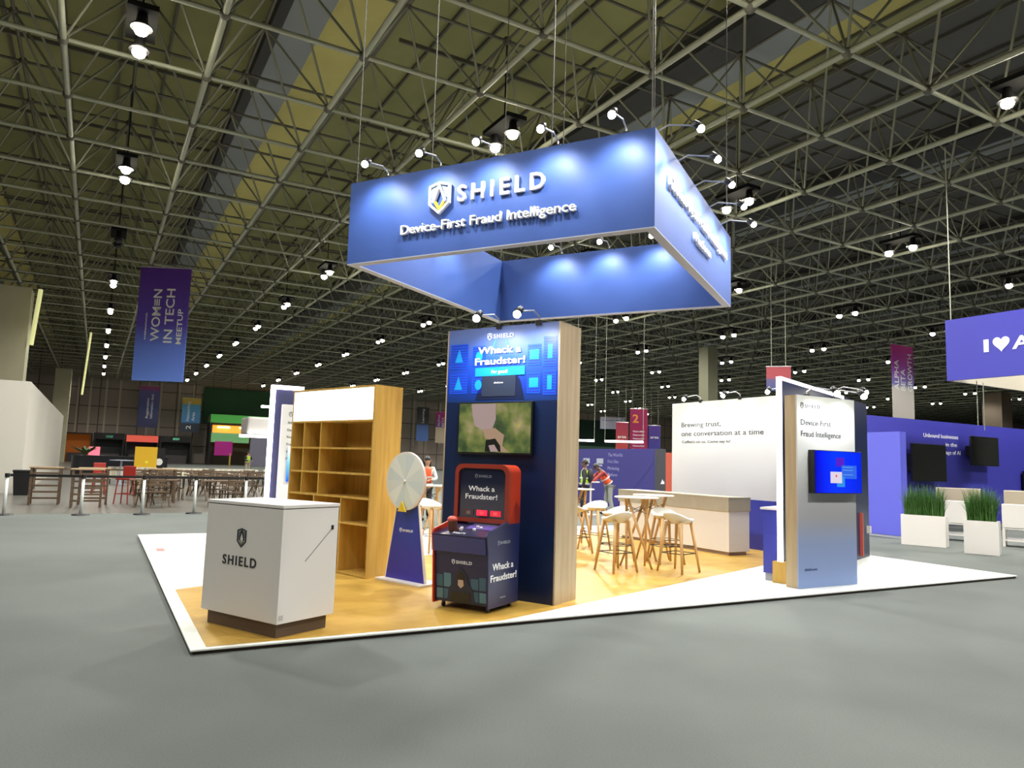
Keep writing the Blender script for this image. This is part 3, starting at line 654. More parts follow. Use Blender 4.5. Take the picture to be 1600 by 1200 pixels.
# ------------------------------------------------------------------ brewing wall, bar, kiosk, navy panel
def brewing():
    ya = math.radians(-61)
    r = thing('graphic_wall', 'white graphic wall reading Brewing trust behind the bar counter', 'display wall', (5.74, 12.25, FZ), ya)
    Bx(-4.48, -.35, 0, .14, .93, 2.9).build('white_panel', ramp_mat('brew_lamp_fade', 2, .9, 2.9, [(0, (.60, .61, .66)), (1, (.70, .72, .70))]), r)  # lamp fall-off painted in: lighter top, greyer towards the bottom
    Bx(-4.48, -.35, .0, .14, 0, .93).build('indigo_base', mIndigo, r)
    y = -.001
    text(r, 'lettering', 'Brewing trust,', (-4.18, y, 2.37), X, Z, mTextMid, .11, 1.16, .003)
    text(r, 'lettering', 'one conversation at a time', (-4.18, y, 2.18), X, Z, mTextMid, .11, 2.27, .003)
    text(r, 'lettering', "Coffee's on us. Come say hi!", (-4.16, y, 2.03), X, Z, mTextMid, .055, 1.4, .003)
    a = Vector((math.cos(ya), math.sin(ya), 0))
    for s, n in ((-3.6, 'left one'), (-2.5, 'middle one'), (-1.4, 'right one')):
        p = Vector((5.74, 12.25, 0)) + a * s; soft(p.x, p.y, 2.95, ya, 'small arm spotlight on top of the white graphic wall, %s of three' % n, 'spotlights on the white graphic wall')
    bar = thing('bar_counter', 'long white bar counter with a stone-coloured upper band in front of the white graphic wall', 'counter', (3.86, 12.95, FZ), ya)
    Bx(-3.1, 0, 0, .5, .06, .76).build('body', mWhite, bar, bevel=.003)
    Bx(-3.06, -.04, .04, .46, 0, .06).build('plinth', mat('pinkish_plinth', (.33, .24, .20), .6), bar)
    Bx(-3.13, .01, -.02, .52, .76, 1.0).build('upper_band', mBeige, bar, bevel=.003)
    Bx(-3.14, .015, -.025, .525, 1.0, 1.008).build('top_edge', mat('band_top', (.45, .42, .34), .5), bar)
brewing()

def navy_wall():
    ya = math.atan2(13.73 - 10.05, 6.73 - 3.72); L = 4.6
    r = thing('lit_partition', 'tall navy partition edged with a glowing light strip behind the right kiosk', 'partition', (3.72, 10.05, FZ), ya)
    Bx(.03, L, 0, .07, 0, 2.78).build('panel', mNavy, r)
    Bx(0, .03, 0, .07, .28, 2.80).build('light_strip', mLED, r)
    Bx(.03, 3.1, 0, .05, 2.75, 2.80).build('light_strip', mLED, r)
    Bx(-.02, .14, -.05, .13, 0, .28).build('foot_box', mOak, r)
    Bx(4.42, 4.5, -.06, 0, .42, .55).build('socket', mWhite, r)
    MB().box(3.95, 4.0, -.05, -.0, .05, .8).build('edge_strip', mat('striped_tape', (.45, .08, .06), .5), r)
    d = thing('side_desk', 'small indigo standing desk with a white top attached behind the right kiosk', 'desk', (3.72, 10.05, FZ), ya)
    Bx(.1, 1.5, .075, .30, .1, .96).build('body', mIndigo, d); Bx(.12, 1.48, .08, .28, 0, .1).build('plinth', mTrim, d)
    Bx(.07, 1.53, .075, .33, .96, .99).build('desk_top', mWhite, d)
    for s in (2.6,):
        n = Vector((math.cos(ya), math.sin(ya), 0)) * s + Vector((3.72, 10.05, 0)); arm(n.x, n.y, 2.83, ya, 'small arm spotlight on the far part of the lit navy partition', 'spotlights on the navy partition')
navy_wall()
def kiosk():
    r = thing('display_kiosk', 'white display kiosk fading to blue with oak sides on the right of the stand', 'kiosk', (4.789, 10.187, FZ), PY)
    w = 1.172; h = 2.51; t = .2
    Bx(-w, 0, .02, t, 0, h).build('core', mOakPale, r)
    m = ramp_mat('kiosk_print_shade', 2, 0, h, [(0, (.26, .36, .66)), (.22, (.27, .34, .56)), (.36, (.38, .38, .41)), (.5, (.46, .46, .47)), (.62, (.60, .61, .60)), (1, (.70, .71, .69))], .4)  # blue fade is print; the grey middle stops paint a shadow-like band
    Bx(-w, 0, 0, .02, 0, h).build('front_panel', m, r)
    y = -.001
    emblem(r, (-1.075, y, 2.33), X, Z, .085, mTextMid, depth=.003); text(r, 'lettering', 'SHIELD', (-1.02, y, 2.345), X, Z, mTextMid, .05, .3, .003, .008, spacing=1.2)
    text(r, 'lettering', 'Device-First', (-1.10, y, 2.115), X, Z, mTextMid, .078, .60, .003)
    text(r, 'lettering', 'Fraud Intelligence', (-1.10, y, 1.965), X, Z, mTextMid, .078, .80, .003)
    text(r, 'web_address', 'shield.com', (-1.06, y, .22), X, Z, mat('blue_grey_letters', (.05, .08, .2), .5), .035, .24, .003)
    tv = thing('wall_screen', 'blue wall screen showing overlapping squares mounted on the white kiosk', 'television', (4.789, 10.187, FZ), PY)
    Bx(-.965, .0, -.10, -.001, 1.22, 1.79).build('casing', mBlack, tv, bevel=.004)
    scm = ramp_mat('screen_blue', 0, -.96, 0, [(0, (.0, .0, .35)), (.4, (.0, .02, .75)), (1, (.0, .01, .45))], .2, emit=.9)
    s = Bx(-.955, -.01, -.102, -.1, 1.23, 1.78).build('screen', scm, tv)
    e = lambda n, c, st: mat(n, (.01, .01, .02), .3, emit=st, ecol=c)
    Bx(-.54, -.37, -.104, -.102, 1.58, 1.70).build('picture_square', e('px_purple', (.12, 0, .8), .7), s)
    Bx(-.43, -.12, -.105, -.103, 1.42, 1.60).build('picture_square', e('px_blue', (.02, .16, 1), .8), s)
    Bx(-.53, -.37, -.106, -.104, 1.31, 1.45).build('picture_square', e('px_cyan', (.02, .35, 1), .8), s)
    q = Bx(-.66, -.43, -.108, -.106, 1.36, 1.51).build('picture_square', e('px_white', (.85, .78, .92), .85), s)
    Bx(-.56, -.53, -.109, -.108, 1.44, 1.47).build('picture_mark', e('px_red', (1, .1, .15), .8), q)
    for z in (1.57, 1.53, 1.47): Bx(-.41, -.2, -.107, -.105, z, z + .008).build('picture_line', e('px_line', (.2, .5, 1), .8), s)
    for s_, n in ((-.85, 'left'), (-.3, 'right')):
        p = Vector((4.789, 10.187, 0)) + pu * s_ + pv * .1; soft(p.x, p.y, h + FZ, PY, 'small arm spotlight on top of the white kiosk, %s one' % n, 'spotlights on the kiosk')
kiosk()
def left_unit():
    r = thing('lit_partition', 'navy partition edged with a glowing light strip behind the bookcase at left', 'partition', (-4.72, 14.35, FZ), TH)
    Bx(.05, 2.2, 0, .12, 0, 2.80).build('panel', mat('slate_blue', (.05, .055, .14), .5), r)
    Bx(0, .07, -.03, .12, 0, 2.88).build('light_strip', mLED, r); Bx(.07, .62, -.03, .12, 2.80, 2.88).build('light_strip', mLED, r)
    bd = Bx(.20, 1.4, -.16, -.01, 0, 2.5).build('poster_board', mWhiteWall, r)
    emblem(bd, (.36, -.162, 2.26), X, Z, .10, mTextMid, depth=.003)
    for i, s in enumerate(('SHIELD', 'Device', 'First', 'Fraud', 'Intelligence', 'Platform')): text(bd, 'lettering', s, (.31, -.161, 2.12 - .14 * i), X, Z, mTextMid, .05, None, .003)
    Bx(.34, .68, -.2, -.16, 1.0, 1.68).build('small_screen', ramp_mat('screen_fade', 2, 1.0, 1.68, [(0, (0, .08, .7)), (.5, (.1, .45, .9)), (1, (.75, .8, .85))], .3, emit=.5), bd)
left_unit()

# ------------------------------------------------------------------ stools and bar tables
def stool_proto():
    r = thing('bar_stool', '', 'bar stool')
    # moulded seat shell: shallow bowl with a low wrap-around back
    n, k = 28, 7; outer = []; 
    def P(i, q, off):
        a = 2 * PI * i / n; f = q / (k - 1); back = max(0, math.sin(a)) ** 1.3
        R = (.205 + .015 * back); x = R * f * math.cos(a) * 1.08; y = R * f * math.sin(a)
        z = .705 + .055 * f ** 2.2 + .10 * back * max(0, f - .45) ** 1.3 * 2.2 + off
        return (x, y, z)
    b = MB(); vs = [P(i, q, 0) for i in range(n) for q in range(k)] + [P(i, q, -.022) for i in range(n) for q in range(k)]; N = n * k; fs = []
    for i in range(n):
        j = (i + 1) % n
        for q in range(k - 1):
            fs += [(i * k + q, j * k + q, j * k + q + 1, i * k + q + 1), (N + i * k + q, N + i * k + q + 1, N + j * k + q + 1, N + j * k + q)]
        fs.append((i * k + k - 1, j * k + k - 1, N + j * k + k - 1, N + i * k + k - 1))
    b.add(vs, fs); b.build('seat', mShell, r, smooth=True)
    MB().bar((-.13, -.13, .70), (.13, .13, .70), .045, .03).bar((.13, -.13, .70), (-.13, .13, .70), .045, .03).build('seat_frame', mLeg, r)
    for sx in (-1, 1):
        for sy in (-1, 1):
            MB().tube((sx * .125, sy * .125, .715), (sx * .215, sy * .215, 0), .026, .016, 10).build('leg', mLeg, r, smooth=True)
    f = MB(); s = .177
    c = [(-s, -s, .27), (s, -s, .27), (s, s, .27), (-s, s, .27), (-s, -s, .27)]; f.path(c, .007)
    s = .165; f.path([(-s, -s, .37), (s, -s, .37), (s, s, .37), (-s, s, .37), (-s, -s, .37)], .005)
    f.build('footrest', mDark, r)
    return r
def table_proto():
    r = thing('bar_table', '', 'bar table')
    MB().lathe([(.001, 1.025), (.32, 1.025), (.335, 1.032), (.335, 1.04), (.33, 1.045), (.001, 1.045)], n=40).build('tabletop', mat('white_tabletop', (.8, .79, .72), .4), r, smooth=False)
    for k in range(4):
        a = PI / 2 * k + .5; t = a + 1.75
        MB().tube((.20 * math.cos(a), .20 * math.sin(a), 1.02), (.27 * math.cos(t), .27 * math.sin(t), 0), .025, .016, 10).build('leg', mLeg, r, smooth=True)
    f = MB()
    for k in range(4):
        a = PI / 2 * k + .75; b2 = a + PI / 2; f.tube((.17 * math.cos(a), .17 * math.sin(a), .9), (.17 * math.cos(b2), .17 * math.sin(b2), .8), .004).tube((.17 * math.cos(a), .17 * math.sin(a), .8), (.17 * math.cos(b2), .17 * math.sin(b2), .9), .004)
    f.build('brace_wire', mDark, r)
    return r
def seating():
    t = table_proto(); S = stool_proto()
    tl = [((1.93, 11.15), .2, 'round white high table with crossed oak legs, nearer of the pair among the stools'),
          ((2.38, 12.15), .9, 'round white high table with crossed oak legs, behind the other one and nearer the bar'),
          ((1.30, 14.1), .4, 'round white high table half hidden behind the oak edge of the navy tower'),
          ((-1.43, 13.6), .1, 'round white high table seen between the prize wheel and the navy tower')]
    for i, (p, y, l) in enumerate(tl):
        if i == 0: t.location = (*p, FZ); t.rotation_euler = (0, 0, y); t['label'] = l; t['group'] = 'high tables'
        else: dup(t, (*p, FZ), y, l)
    sl = [((1.57, 10.72), -2.6, 'white shell bar stool nearest the camera, left of the near high table'),
          ((2.50, 10.85), 2.3, 'white shell bar stool at the right of the near high table'),
          ((1.72, 11.85), -.9, 'white shell bar stool directly behind the nearest stool, in front of the bar'),
          ((2.50, 11.75), .3, 'white shell bar stool behind the right-hand stool, beside the far high table'),
          ((1.56, 13.35), -.6, 'white shell bar stool farther back on the left, facing the half hidden table'),
          ((1.16, 12.75), 2.2, 'white shell bar stool cut off by the oak edge of the navy tower'),
          ((-1.26, 12.3), .8, 'white shell bar stool between the prize wheel and the navy tower')]
    for i, (p, y, l) in enumerate(sl):
        if i == 0: S.location = (*p, FZ); S.rotation_euler = (0, 0, y); S['label'] = l; S['group'] = 'bar stools'
        else: dup(S, (*p, FZ), y, l)
seating()

# ================================================================== PEOPLE
def skin(name, pts, edges, m, parent, lv=2):
    me = bpy.data.meshes.new(name); me.from_pydata([p[0] for p in pts], edges, []); ob = bpy.data.objects.new(name, me); COL.objects.link(ob)
    ob.modifiers.new('s', 'SKIN'); 
    for i, p in enumerate(pts):
        d = me.skin_vertices[0].data[i]; r = p[1]; d.radius = r if isinstance(r, tuple) else (r, r); d.use_root = (i == 0)
    ss = ob.modifiers.new('d', 'SUBSURF'); ss.levels = lv; ss.render_levels = lv
    dg = bpy.context.evaluated_depsgraph_get(); me2 = bpy.data.meshes.new_from_object(ob.evaluated_get(dg))
    bpy.data.objects.remove(ob); me2.name = name; me2.materials.clear(); me2.materials.append(m)
    for p in me2.polygons: p.use_smooth = True
    q = bpy.data.objects.new(name, me2); COL.objects.link(q); q.parent = parent; return q
def person(label, loc, yaw, h=1.72, lean=0, arms=None, head=(0, 0), mS=mSkin, shirt=None, vest=None, trousers=None, hairlen=0, hairm=None, step=.08, cap=None):
    r = thing('person', label, 'person', loc, yaw); k = h / 1.75
    hip = Vector((0, 0, .95 * k))
    def up(p):
        p = Vector(p) * k; d = p - hip; c, s = math.cos(lean), math.sin(lean)
        return hip + Vector((d.x, d.y * c - d.z * s, d.y * s + d.z * c))
    A = arms or {}
    sh = {s: up((s * .18, 0, 1.43)) for s in (-1, 1)}
    el = {s: Vector(A[s][0]) * k if s in A else up((s * .24, .02, 1.14)) for s in (-1, 1)}
    hd = {s: Vector(A[s][1]) * k if s in A else up((s * .25, -.05, .88)) for s in (-1, 1)}
    kn = {s: Vector((s * .10, -.03 + s * step * .4, .50)) * k for s in (-1, 1)}; an = {s: Vector((s * .11, .02 + s * step, .08)) * k for s in (-1, 1)}
    toe = {s: an[s] + Vector((0, -.17, -.045)) * k for s in (-1, 1)}
    P = [(tuple(hip), (.15 * k, .11 * k)), (tuple(up((0, 0, 1.15))), (.13 * k, .095 * k)), (tuple(up((0, 0, 1.38))), (.155 * k, .10 * k)), (tuple(up((0, .01, 1.50))), .055 * k),
         (tuple(up((head[0] * .3, -.01 + head[1] * .3, 1.57))), .075 * k), (tuple(up((head[0] * .6, -.015 + head[1] * .6, 1.65))), (.078 * k, .092 * k)), (tuple(up((head[0], head[1], 1.73))), .055 * k)]
    E = [(0, 1), (1, 2), (2, 3), (3, 4), (4, 5), (5, 6)]
    for s in (-1, 1):
        n = len(P); P += [(tuple(sh[s]), .055 * k), (tuple(el[s]), .042 * k), (tuple(hd[s]), .027 * k)]; E += [(2, n), (n, n + 1), (n + 1, n + 2)]
        f = (hd[s] - el[s]).normalized(); side = f.cross(Z).normalized() if abs(f.z) < .9 else X * s
        pl = hd[s] + f * .05 * k; P.append((tuple(pl), (.036 * k, .018 * k))); E.append((n + 2, n + 3))
        for q, (o, ln) in enumerate(((-.028, .07), (-.01, .085), (.01, .082), (.027, .065))):
            a = pl + side * o * k + f * .035 * k; c = a + f * ln * .5 * k; e = c + (f * .8 + Vector((0, 0, -.5))).normalized() * ln * .5 * k; m0 = len(P)
            P += [(tuple(a), .0095 * k), (tuple(c), .0085 * k), (tuple(e), .007 * k)]; E += [(n + 3, m0), (m0, m0 + 1), (m0 + 1, m0 + 2)]
        m0 = len(P); a = hd[s] + f * .03 * k - side * .035 * k; P += [(tuple(a), .011 * k), (tuple(a + (f - side * .6).normalized() * .05 * k), .009 * k)]; E += [(n + 2, m0), (m0, m0 + 1)]
        n = len(P); P += [(tuple(hip + Vector((s * .09, 0, -.06)) * k), .085 * k), (tuple(kn[s]), .058 * k), (tuple(an[s]), .04 * k), (tuple(toe[s]), (.04 * k, .03 * k))]
        E += [(0, n), (n, n + 1), (n + 1, n + 2), (n + 2, n + 3)]
    skin('body', P, E, mS, r)
    hc = up((head[0] * .6, -.015 + head[1] * .6, 1.65))
    fw = Vector((0, -math.cos(lean), -math.sin(lean)))
    upv = Vector((0, -math.sin(lean), math.cos(lean)))
    f = MB(); f.ball(hc + fw * .10 * k - upv * .015 * k, .014 * k, .02 * k, .022 * k, 8, 6); f.build('nose', mS, r, smooth=True)
    f = MB()
    for s in (-1, 1): f.ball(hc + fw * .085 * k + X * s * .032 * k + upv * .015 * k, .013 * k, .01 * k, .009 * k, 8, 6)
    f.build('eye', mHair, r); f = MB().ball(hc + fw * .088 * k - upv * .055 * k, .024 * k, .012 * k, .008 * k, 8, 6).build('mouth', mat('lips', (.30, .09, .07), .5), r, smooth=True)
    f = MB()
    for s in (-1, 1): f.ball(hc + X * s * .083 * k - upv * .01 * k, .014 * k, .022 * k, .033 * k, 8, 6)
    f.build('ear', mS, r, smooth=True)
    hb_ = MB().ball(hc - fw * .022 * k + upv * .035 * k, .092 * k, .098 * k, .095 * k, 16, 10)
    if hairlen: hb_.ball(hc - fw * .05 * k - upv * .10 * k, .10 * k, .055 * k, .18 * k, 14, 10); hb_.ball(hc - fw * .02 * k + X * .085 * k - upv * .10 * k, .035 * k, .04 * k, .16 * k); hb_.ball(hc - fw * .02 * k - X * .085 * k - upv * .10 * k, .035 * k, .04 * k, .16 * k)
    hb_.build('hair', hairm or mHair, r, smooth=True)
    if shirt:
        Q = [(tuple(up((0, 0, .98))), (.16 * k, .12 * k)), (tuple(up((0, 0, 1.15))), (.145 * k, .108 * k)), (tuple(up((0, 0, 1.40))), (.17 * k, .112 * k))]; F = [(0, 1), (1, 2)]
        for s in (-1, 1):
            n = len(Q); Q += [(tuple(sh[s]), .068 * k), (tuple(el[s]), .055 * k), (tuple(el[s].lerp(hd[s], .85)), .04 * k)]; F += [(2, n), (n, n + 1), (n + 1, n + 2)]
        skin('shirt', Q, F, shirt, r)
    if vest:
        Q = [(tuple(up((0, 0, .93))), (.175 * k, .135 * k)), (tuple(up((0, 0, 1.15))), (.165 * k, .13 * k)), (tuple(up((0, 0, 1.40))), (.185 * k, .13 * k)), (tuple(up((0, .01, 1.47))), (.10 * k, .09 * k))]
        v = skin('vest', Q, [(0, 1), (1, 2), (2, 3)], vest, r)
        b = MB()
        for zz in (1.02, 1.2):
            c0 = up((0, 0, zz)); n = 20
            vs = []
            for z2 in (-.02, .02):
                for i in range(n): a = 2 * PI * i / n; vs.append(tuple(up((.192 * math.cos(a), .155 * math.sin(a), zz + z2))))
            b.add(vs, [(i, (i + 1) % n, (i + 1) % n + n, i + n) for i in range(n)])
        b.build('reflective_band', mat('reflective_grey', (.6, .6, .58), .3), v)
    if trousers:
        Q = [(tuple(hip + Vector((0, 0, .03))), (.162 * k, .122 * k))]; F = []
        for s in (-1, 1):
            n = len(Q); Q += [(tuple(hip + Vector((s * .09, 0, -.07)) * k), .1 * k), (tuple(kn[s]), .072 * k), (tuple(an[s] + Vector((0, 0, .02))), .06 * k)]; F += [(0, n), (n, n + 1), (n + 1, n + 2)]
        skin('trousers', Q, F, trousers, r)
    for s in (-1, 1): MB().ball(an[s].lerp(toe[s], .5) + Vector((0, 0, .0)), .05 * k, .13 * k, .05 * k).build('shoe', mBlack, r, smooth=True)
    return r, up
mOrange = mat('orange_vest', (.85, .10, .02), .6, emit=.0); mLime = mat('lime_vest', (.45, .75, .03), .6); mGreyT = mat('grey_trousers', (.28, .29, .27), .7); mBlkT = mat('black_cloth', (.015, .015, .02), .7)
mSleeve = mat('white_sleeve', (.6, .62, .62), .6)
person('person with long dark hair in an orange vest standing behind the high table', (-2.13, 19.0, 0), .35, 1.62, .05, {-1: ((-.26, -.10, 1.16), (-.03, -.26, 1.14)), 1: ((.26, -.10, 1.15), (.06, -.27, 1.12))}, (0, -.02), mSkin, mSleeve, mOrange, mBlkT, 1)
pp, up1 = person('person in a lime vest with a black backpack near the indigo wall', (2.25, 22.0, 0), -1.75, 1.68, .0, {-1: ((-.25, -.02, 1.16), (-.16, -.2, 1.0))}, (0, 0), mSkinDark, mBlkT, mLime, mBlkT, 0)
bp = MB().ball((0, .165, 1.22), .15, .10, .21, 16, 10); bp.build('backpack', mBlkT, pp, smooth=True)
person('person in an orange vest and grey trousers leaning over the standing table', (3.15, 23.2, 0), -1.35, 1.72, .62, {-1: ((-.2, -.62, 1.05), (-.08, -.80, 1.03)), 1: ((.2, -.60, 1.05), (.08, -.82, 1.03))}, (0, -.06), mSkinDark, mat('maroon_shirt', (.25, .02, .02), .6), mOrange, mGreyT, 0)
person('person in a lime vest standing far away beside the food counters at left', (-17.6, 49.5, 0), .9, 1.72, .1, {-1: ((-.25, -.1, 1.15), (-.1, -.35, 1.12)), 1: ((.25, -.1, 1.15), (.1, -.35, 1.12))}, (0, 0), mSkin, mBlkT, mLime, mat('khaki', (.4, .36, .28), .7), 0)

# ================================================================== RIGHT BACKGROUND
mPurple = mat('violet_print', (.043, .043, .36), .45); mLav = mat('lavender_print', (.12, .13, .66), .45)
def purple_booth():
    r = thing('violet_booth_wall', 'long violet exhibition wall with white lettering behind the grass planters', 'display wall', W(17.3, 13.5), TH)
    Bx(0, 16, 0, .2, 0, 3.24).build('wall_panel', mPurple, r)
    text(r, 'lettering', 'Unbound businesses', (5.02, -.001, 2.72), X, Z, mText, .13, 1.88, .003)
    text(r, 'lettering', 'in the', (6.2, -.001, 2.47), X, Z, mText, .13, .62, .003)
    text(r, 'lettering', 'age of AI', (6.2, -.001, 2.22), X, Z, mText, .13, .8, .003)
    q = thing('violet_return_wall', 'plain lit lavender wall end between the navy partition and the planters', 'display wall', W(17.05, 10.9), TH)
    Bx(0, .24, 0, 2.6, .06, 2.58).build('wall_panel', mLav, q); Bx(0.01, .23, 0, 2.6, 0, .06).build('skirting', mTrim, q)
    for u, z0, z1, w, l, out in ((3.85, 1.35, 2.48, 1.75, 'large dark switched-off screen on the violet wall above the left planter', .35), (7.0, 1.89, 2.83, 1.6, 'dark grey screen standing out from the violet wall between the planters', .35), (10.6, 1.04, 1.78, .9, 'dark screen at the right edge of the violet wall', .12)):
        s = thing('dark_screen', l, 'screen', W(17.3 + u, 13.5), TH, 'dark screens on the violet wall')
        Bx(0, w, -out, -out + .06, z0, z1).build('casing', mBlack, s, bevel=.005); Bx(.3, w - .3, -out + .06, -.001, z0 + .3, z1 - .3).build('bracket', mDark, s)
        Bx(.03, w - .03, -out - .003, -out, z0 + .03, z1 - .03).build('glass', mat('off_glass', (.018, .02, .018), .25), s)
purple_booth()
def planter(name_label, a, w, d, h, yaw, seed):
    rnd = random.Random(seed); r = thing('grass_planter', name_label, 'planter', (a[0], a[1], 0), yaw, 'white grass planters')
    t = .03
    Bx(0, w, 0, t, 0, h).box(0, w, d - t, d, 0, h).box(0, t, t, d - t, 0, h).box(w - t, w, t, d - t, 0, h).build('trough', mWhite, r)
    Bx(t, w - t, t, d - t, 0, h - .05).build('soil', mat('soil', (.03, .02, .012), .9), r)
    b = MB()
    for i in range(900):
        x = rnd.uniform(.06, w - .06); y = rnd.uniform(.06, d - .06); L = rnd.uniform(.4, .8); an = rnd.uniform(0, 2 * PI); bend = rnd.uniform(.03, .28); wd = rnd.uniform(.006, .012)
        dx, dy = math.cos(an), math.sin(an); pts = []
        for q in range(5):
            f = q / 4; pts.append((x + dx * bend * f * f, y + dy * bend * f * f, h - .06 + L * f * (1 - .12 * f * bend * 4)))
        vs = []
        for q, p in enumerate(pts):
            ww = wd * (1 - q / 4.3); vs += [(p[0] - dy * ww, p[1] + dx * ww, p[2]), (p[0] + dy * ww, p[1] - dx * ww, p[2])]
        b.add(vs, [(2 * q, 2 * q + 1, 2 * q + 3, 2 * q + 2) for q in range(4)])
    g = b.build('grass', mat('grass_green', (.05, .14, .02), .55, mottle=.5, scale=9), r); g['kind'] = 'stuff'
planter('long white planter box of tall green grass in front of the large dark screen', (8.78, 16.56), .87, .37, .66, math.radians(-40), 1)
planter('narrower white planter box of tall green grass at the right edge of the photo', (9.25, 15.05), .6, .42, .66, math.radians(-38), 2)
planter_cab = []
def cabinets():
    for i, (p, y, w, l) in enumerate((((10.75, 17.75), math.radians(-38), 1.0, 'white high-backed bench with open shelves between the two planters'), ((11.6, 16.4), math.radians(-38), 1.1, 'white high-backed bench cut off by the right edge of the photo'))):
        r = thing('white_bench', l, 'bench', (p[0], p[1], 0), y, 'white benches')
        Bx(-w / 2, w / 2, 0, .06, .42, .95).build('front_board', mWhite, r, bevel=.01)
        Bx(-w / 2, -w / 2 + .05, 0, .5, 0, .42).box(w / 2 - .05, w / 2, 0, .5, 0, .42).build('side_board', mWhite, r)
        Bx(-w / 2 + .05, w / 2 - .05, .02, .5, .12, .16).box(-w / 2 + .05, w / 2 - .05, .02, .5, .38, .42).build('shelf', mWhite, r)
        Bx(-w / 2 + .02, w / 2 - .02, .4, .5, .42, 1.25).build('backrest', mat('beige_pad', (.42, .36, .27), .7), r, bevel=.02)
cabinets()
def ring_right():
    r = thing('hanging_sign', 'violet hanging ring sign with a white heart at the right edge of the photo', 'hanging sign', (11.8, 19.7, 4.1), TH)
    h = 1.66; L = 5.5
    Bx(0, .08, -L, 0, 0, h).build('front_panel', mPurple, r)
    cr = mat('cream_fabric', (.55, .5, .4), .7)
    Bx(.08, L, -.08, 0, 0, h).build('back_panel', cr, r); Bx(L, L + .08, -L, 0, 0, h).build('far_panel', cr, r); Bx(.08, L, -L, -L + .08, 0, h).build('near_panel', cr, r)
    m = mText
    text(r, 'lettering', 'I', (0, -.98, .68), -Y, Z, m, .33, .12, .01, .02)
    pts = []
    for i in range(40):
        t = 2 * PI * i / 40; pts.append((16 * math.sin(t) ** 3 * .0125, (13 * math.cos(t) - 5 * math.cos(2 * t) - 2 * math.cos(3 * t) - math.cos(4 * t)) * .0135))
    MB().prism(pts, (0, -1.405, .86), -Y, Z, -X, .01).build('heart', m, r)
    text(r, 'lettering', 'AI', (0, -1.66, .68), -Y, Z, m, .33, .55, .01, .02)
    for y in (-.1, -L + .1):
        for x in (.1, L): MB().tube((x, y, h), (x, y, 6.6), .015, n=5, caps=False).build('cable', mPipe, r)
    lg = MB().tube((.5, -.5, -1.2), (.5, -.5, 0), .012).tube((1.0, -.4, -1.3), (1.0, -.4, 0), .012).build('dangling_rod', mPipe, r)
ring_right()
def banner(label, u, v, z0, z1, w, stops, lines, dark=False, size=.55, name='hanging_banner', tm=None, yaw=TH, pos=None, vert=True):
    r = thing(name, label, 'banner', (pos[0], pos[1], z0) if pos else W(u, v, z0), yaw)
    h = z1 - z0; i = len(MATS)
    s = Bx(0, w, 0, .03, 0, h).build('fabric', ramp_mat('banner_print_%d' % i, 2, 0, h, stops, .6, noise=.0), r)
    for (body, x, z, hh, wd, m) in lines:
        if vert: text(s, 'lettering', body, (x, -.002, z), Z, -X, m, hh, wd, .006, .012)
        else: text(s, 'lettering', body, (x, -.002, z), X, Z, m, hh, wd, .006, .02)
    MB().tube((-.02, .015, h), (w + .02, .015, h), .025).build('top_rod', mSteel, r)
    MB().tube((.2, .015, h), (.2, .015, max(h + .1, 10.7 - z0)), .012, n=5).tube((w - .2, .015, h), (w - .2, .015, max(h + .1, 10.7 - z0)), .012, n=5).build('cord', mPipe, r)
    return r
vw = mat('banner_white', (.85, .85, .82), .6)
banner('large violet to blue banner reading Women in Tech Meetup hanging at left', 0, 0, 4.95, 10.6, 2.45,
       [(0, (.14, .27, .85)), (.3, (.13, .22, .78)), (.5, (.10, .06, .42)), (1, (.09, .02, .26))],
       [('websummit', .50, 2.0, .10, 1.35, vw), ('WOM\u2261N', 1.12, 1.95, .42, 2.6, vw), ('IN TECH', 1.75, 1.9, .42, 2.7, vw), ('MEETUP', 2.2, 1.85, .26, 1.75, vw)], pos=(-18.5, 35.4), yaw=math.radians(3))
banner('pink to white banner reading Alpha Beta Growth hanging at right', 0, 0, 4.95, 10.4, 2.45,
       [(0, (.62, .58, .52)), (.45, (.60, .56, .52)), (.5, (.15, .15, .45)), (.75, (.35, .03, .42)), (1, (.60, .03, .30))],
       [('ALPHA', .75, 2.3, .5, 2.1, vw), ('BETA', 1.45, 2.3, .5, 1.5, vw), ('GROWTH', 2.25, 2.3, .5, 2.6, vw), ], pos=(25.85, 49.4), yaw=TH)
banner('small dark blue banner with a pink top hanging before the taupe far wall', 4.4, 106, 4.6, 10.0, 2.4, [(0, (.02, .02, .07)), (.5, (.05, .07, .22)), (.85, (.10, .10, .35)), (1, (.40, .04, .14))], [('Registration', 1.2, 1.2, .3, 2.6, vw), ('Information desk', 1.7, 1.2, .3, 3.2, vw)])
banner('small blue and yellow banner reading Networking Area 2 before the far wall', 9.6, 106, 4.2, 8.8, 2.3, [(0, (.02, .03, .05)), (.25, (.03, .04, .06)), (.3, (.06, .22, .50)), (.8, (.08, .35, .60)), (.82, (.60, .42, .05)), (1, (.60, .45, .08))], [('Networking', .95, 1.5, .4, 2.6, vw), ('Area', 1.6, 1.5, .4, 1.2, vw), ('2', 1.2, .4, .6, .5, vw)])
banner('small pink and cream banner seen between the prize wheel and the tower', 46.2, 106, 4.2, 9.1, 2.3, [(0, (.50, .42, .30)), (.5, (.50, .42, .30)), (.52, (.12, .05, .3)), (.8, (.42, .03, .3)), (1, (.5, .03, .28))], [('ALPHA', .7, 2.6, .4, 1.9, vw), ('BETA', 1.4, 2.6, .4, 1.5, vw), ('GROWTH', 2.1, 2.6, .4, 2.1, vw)])
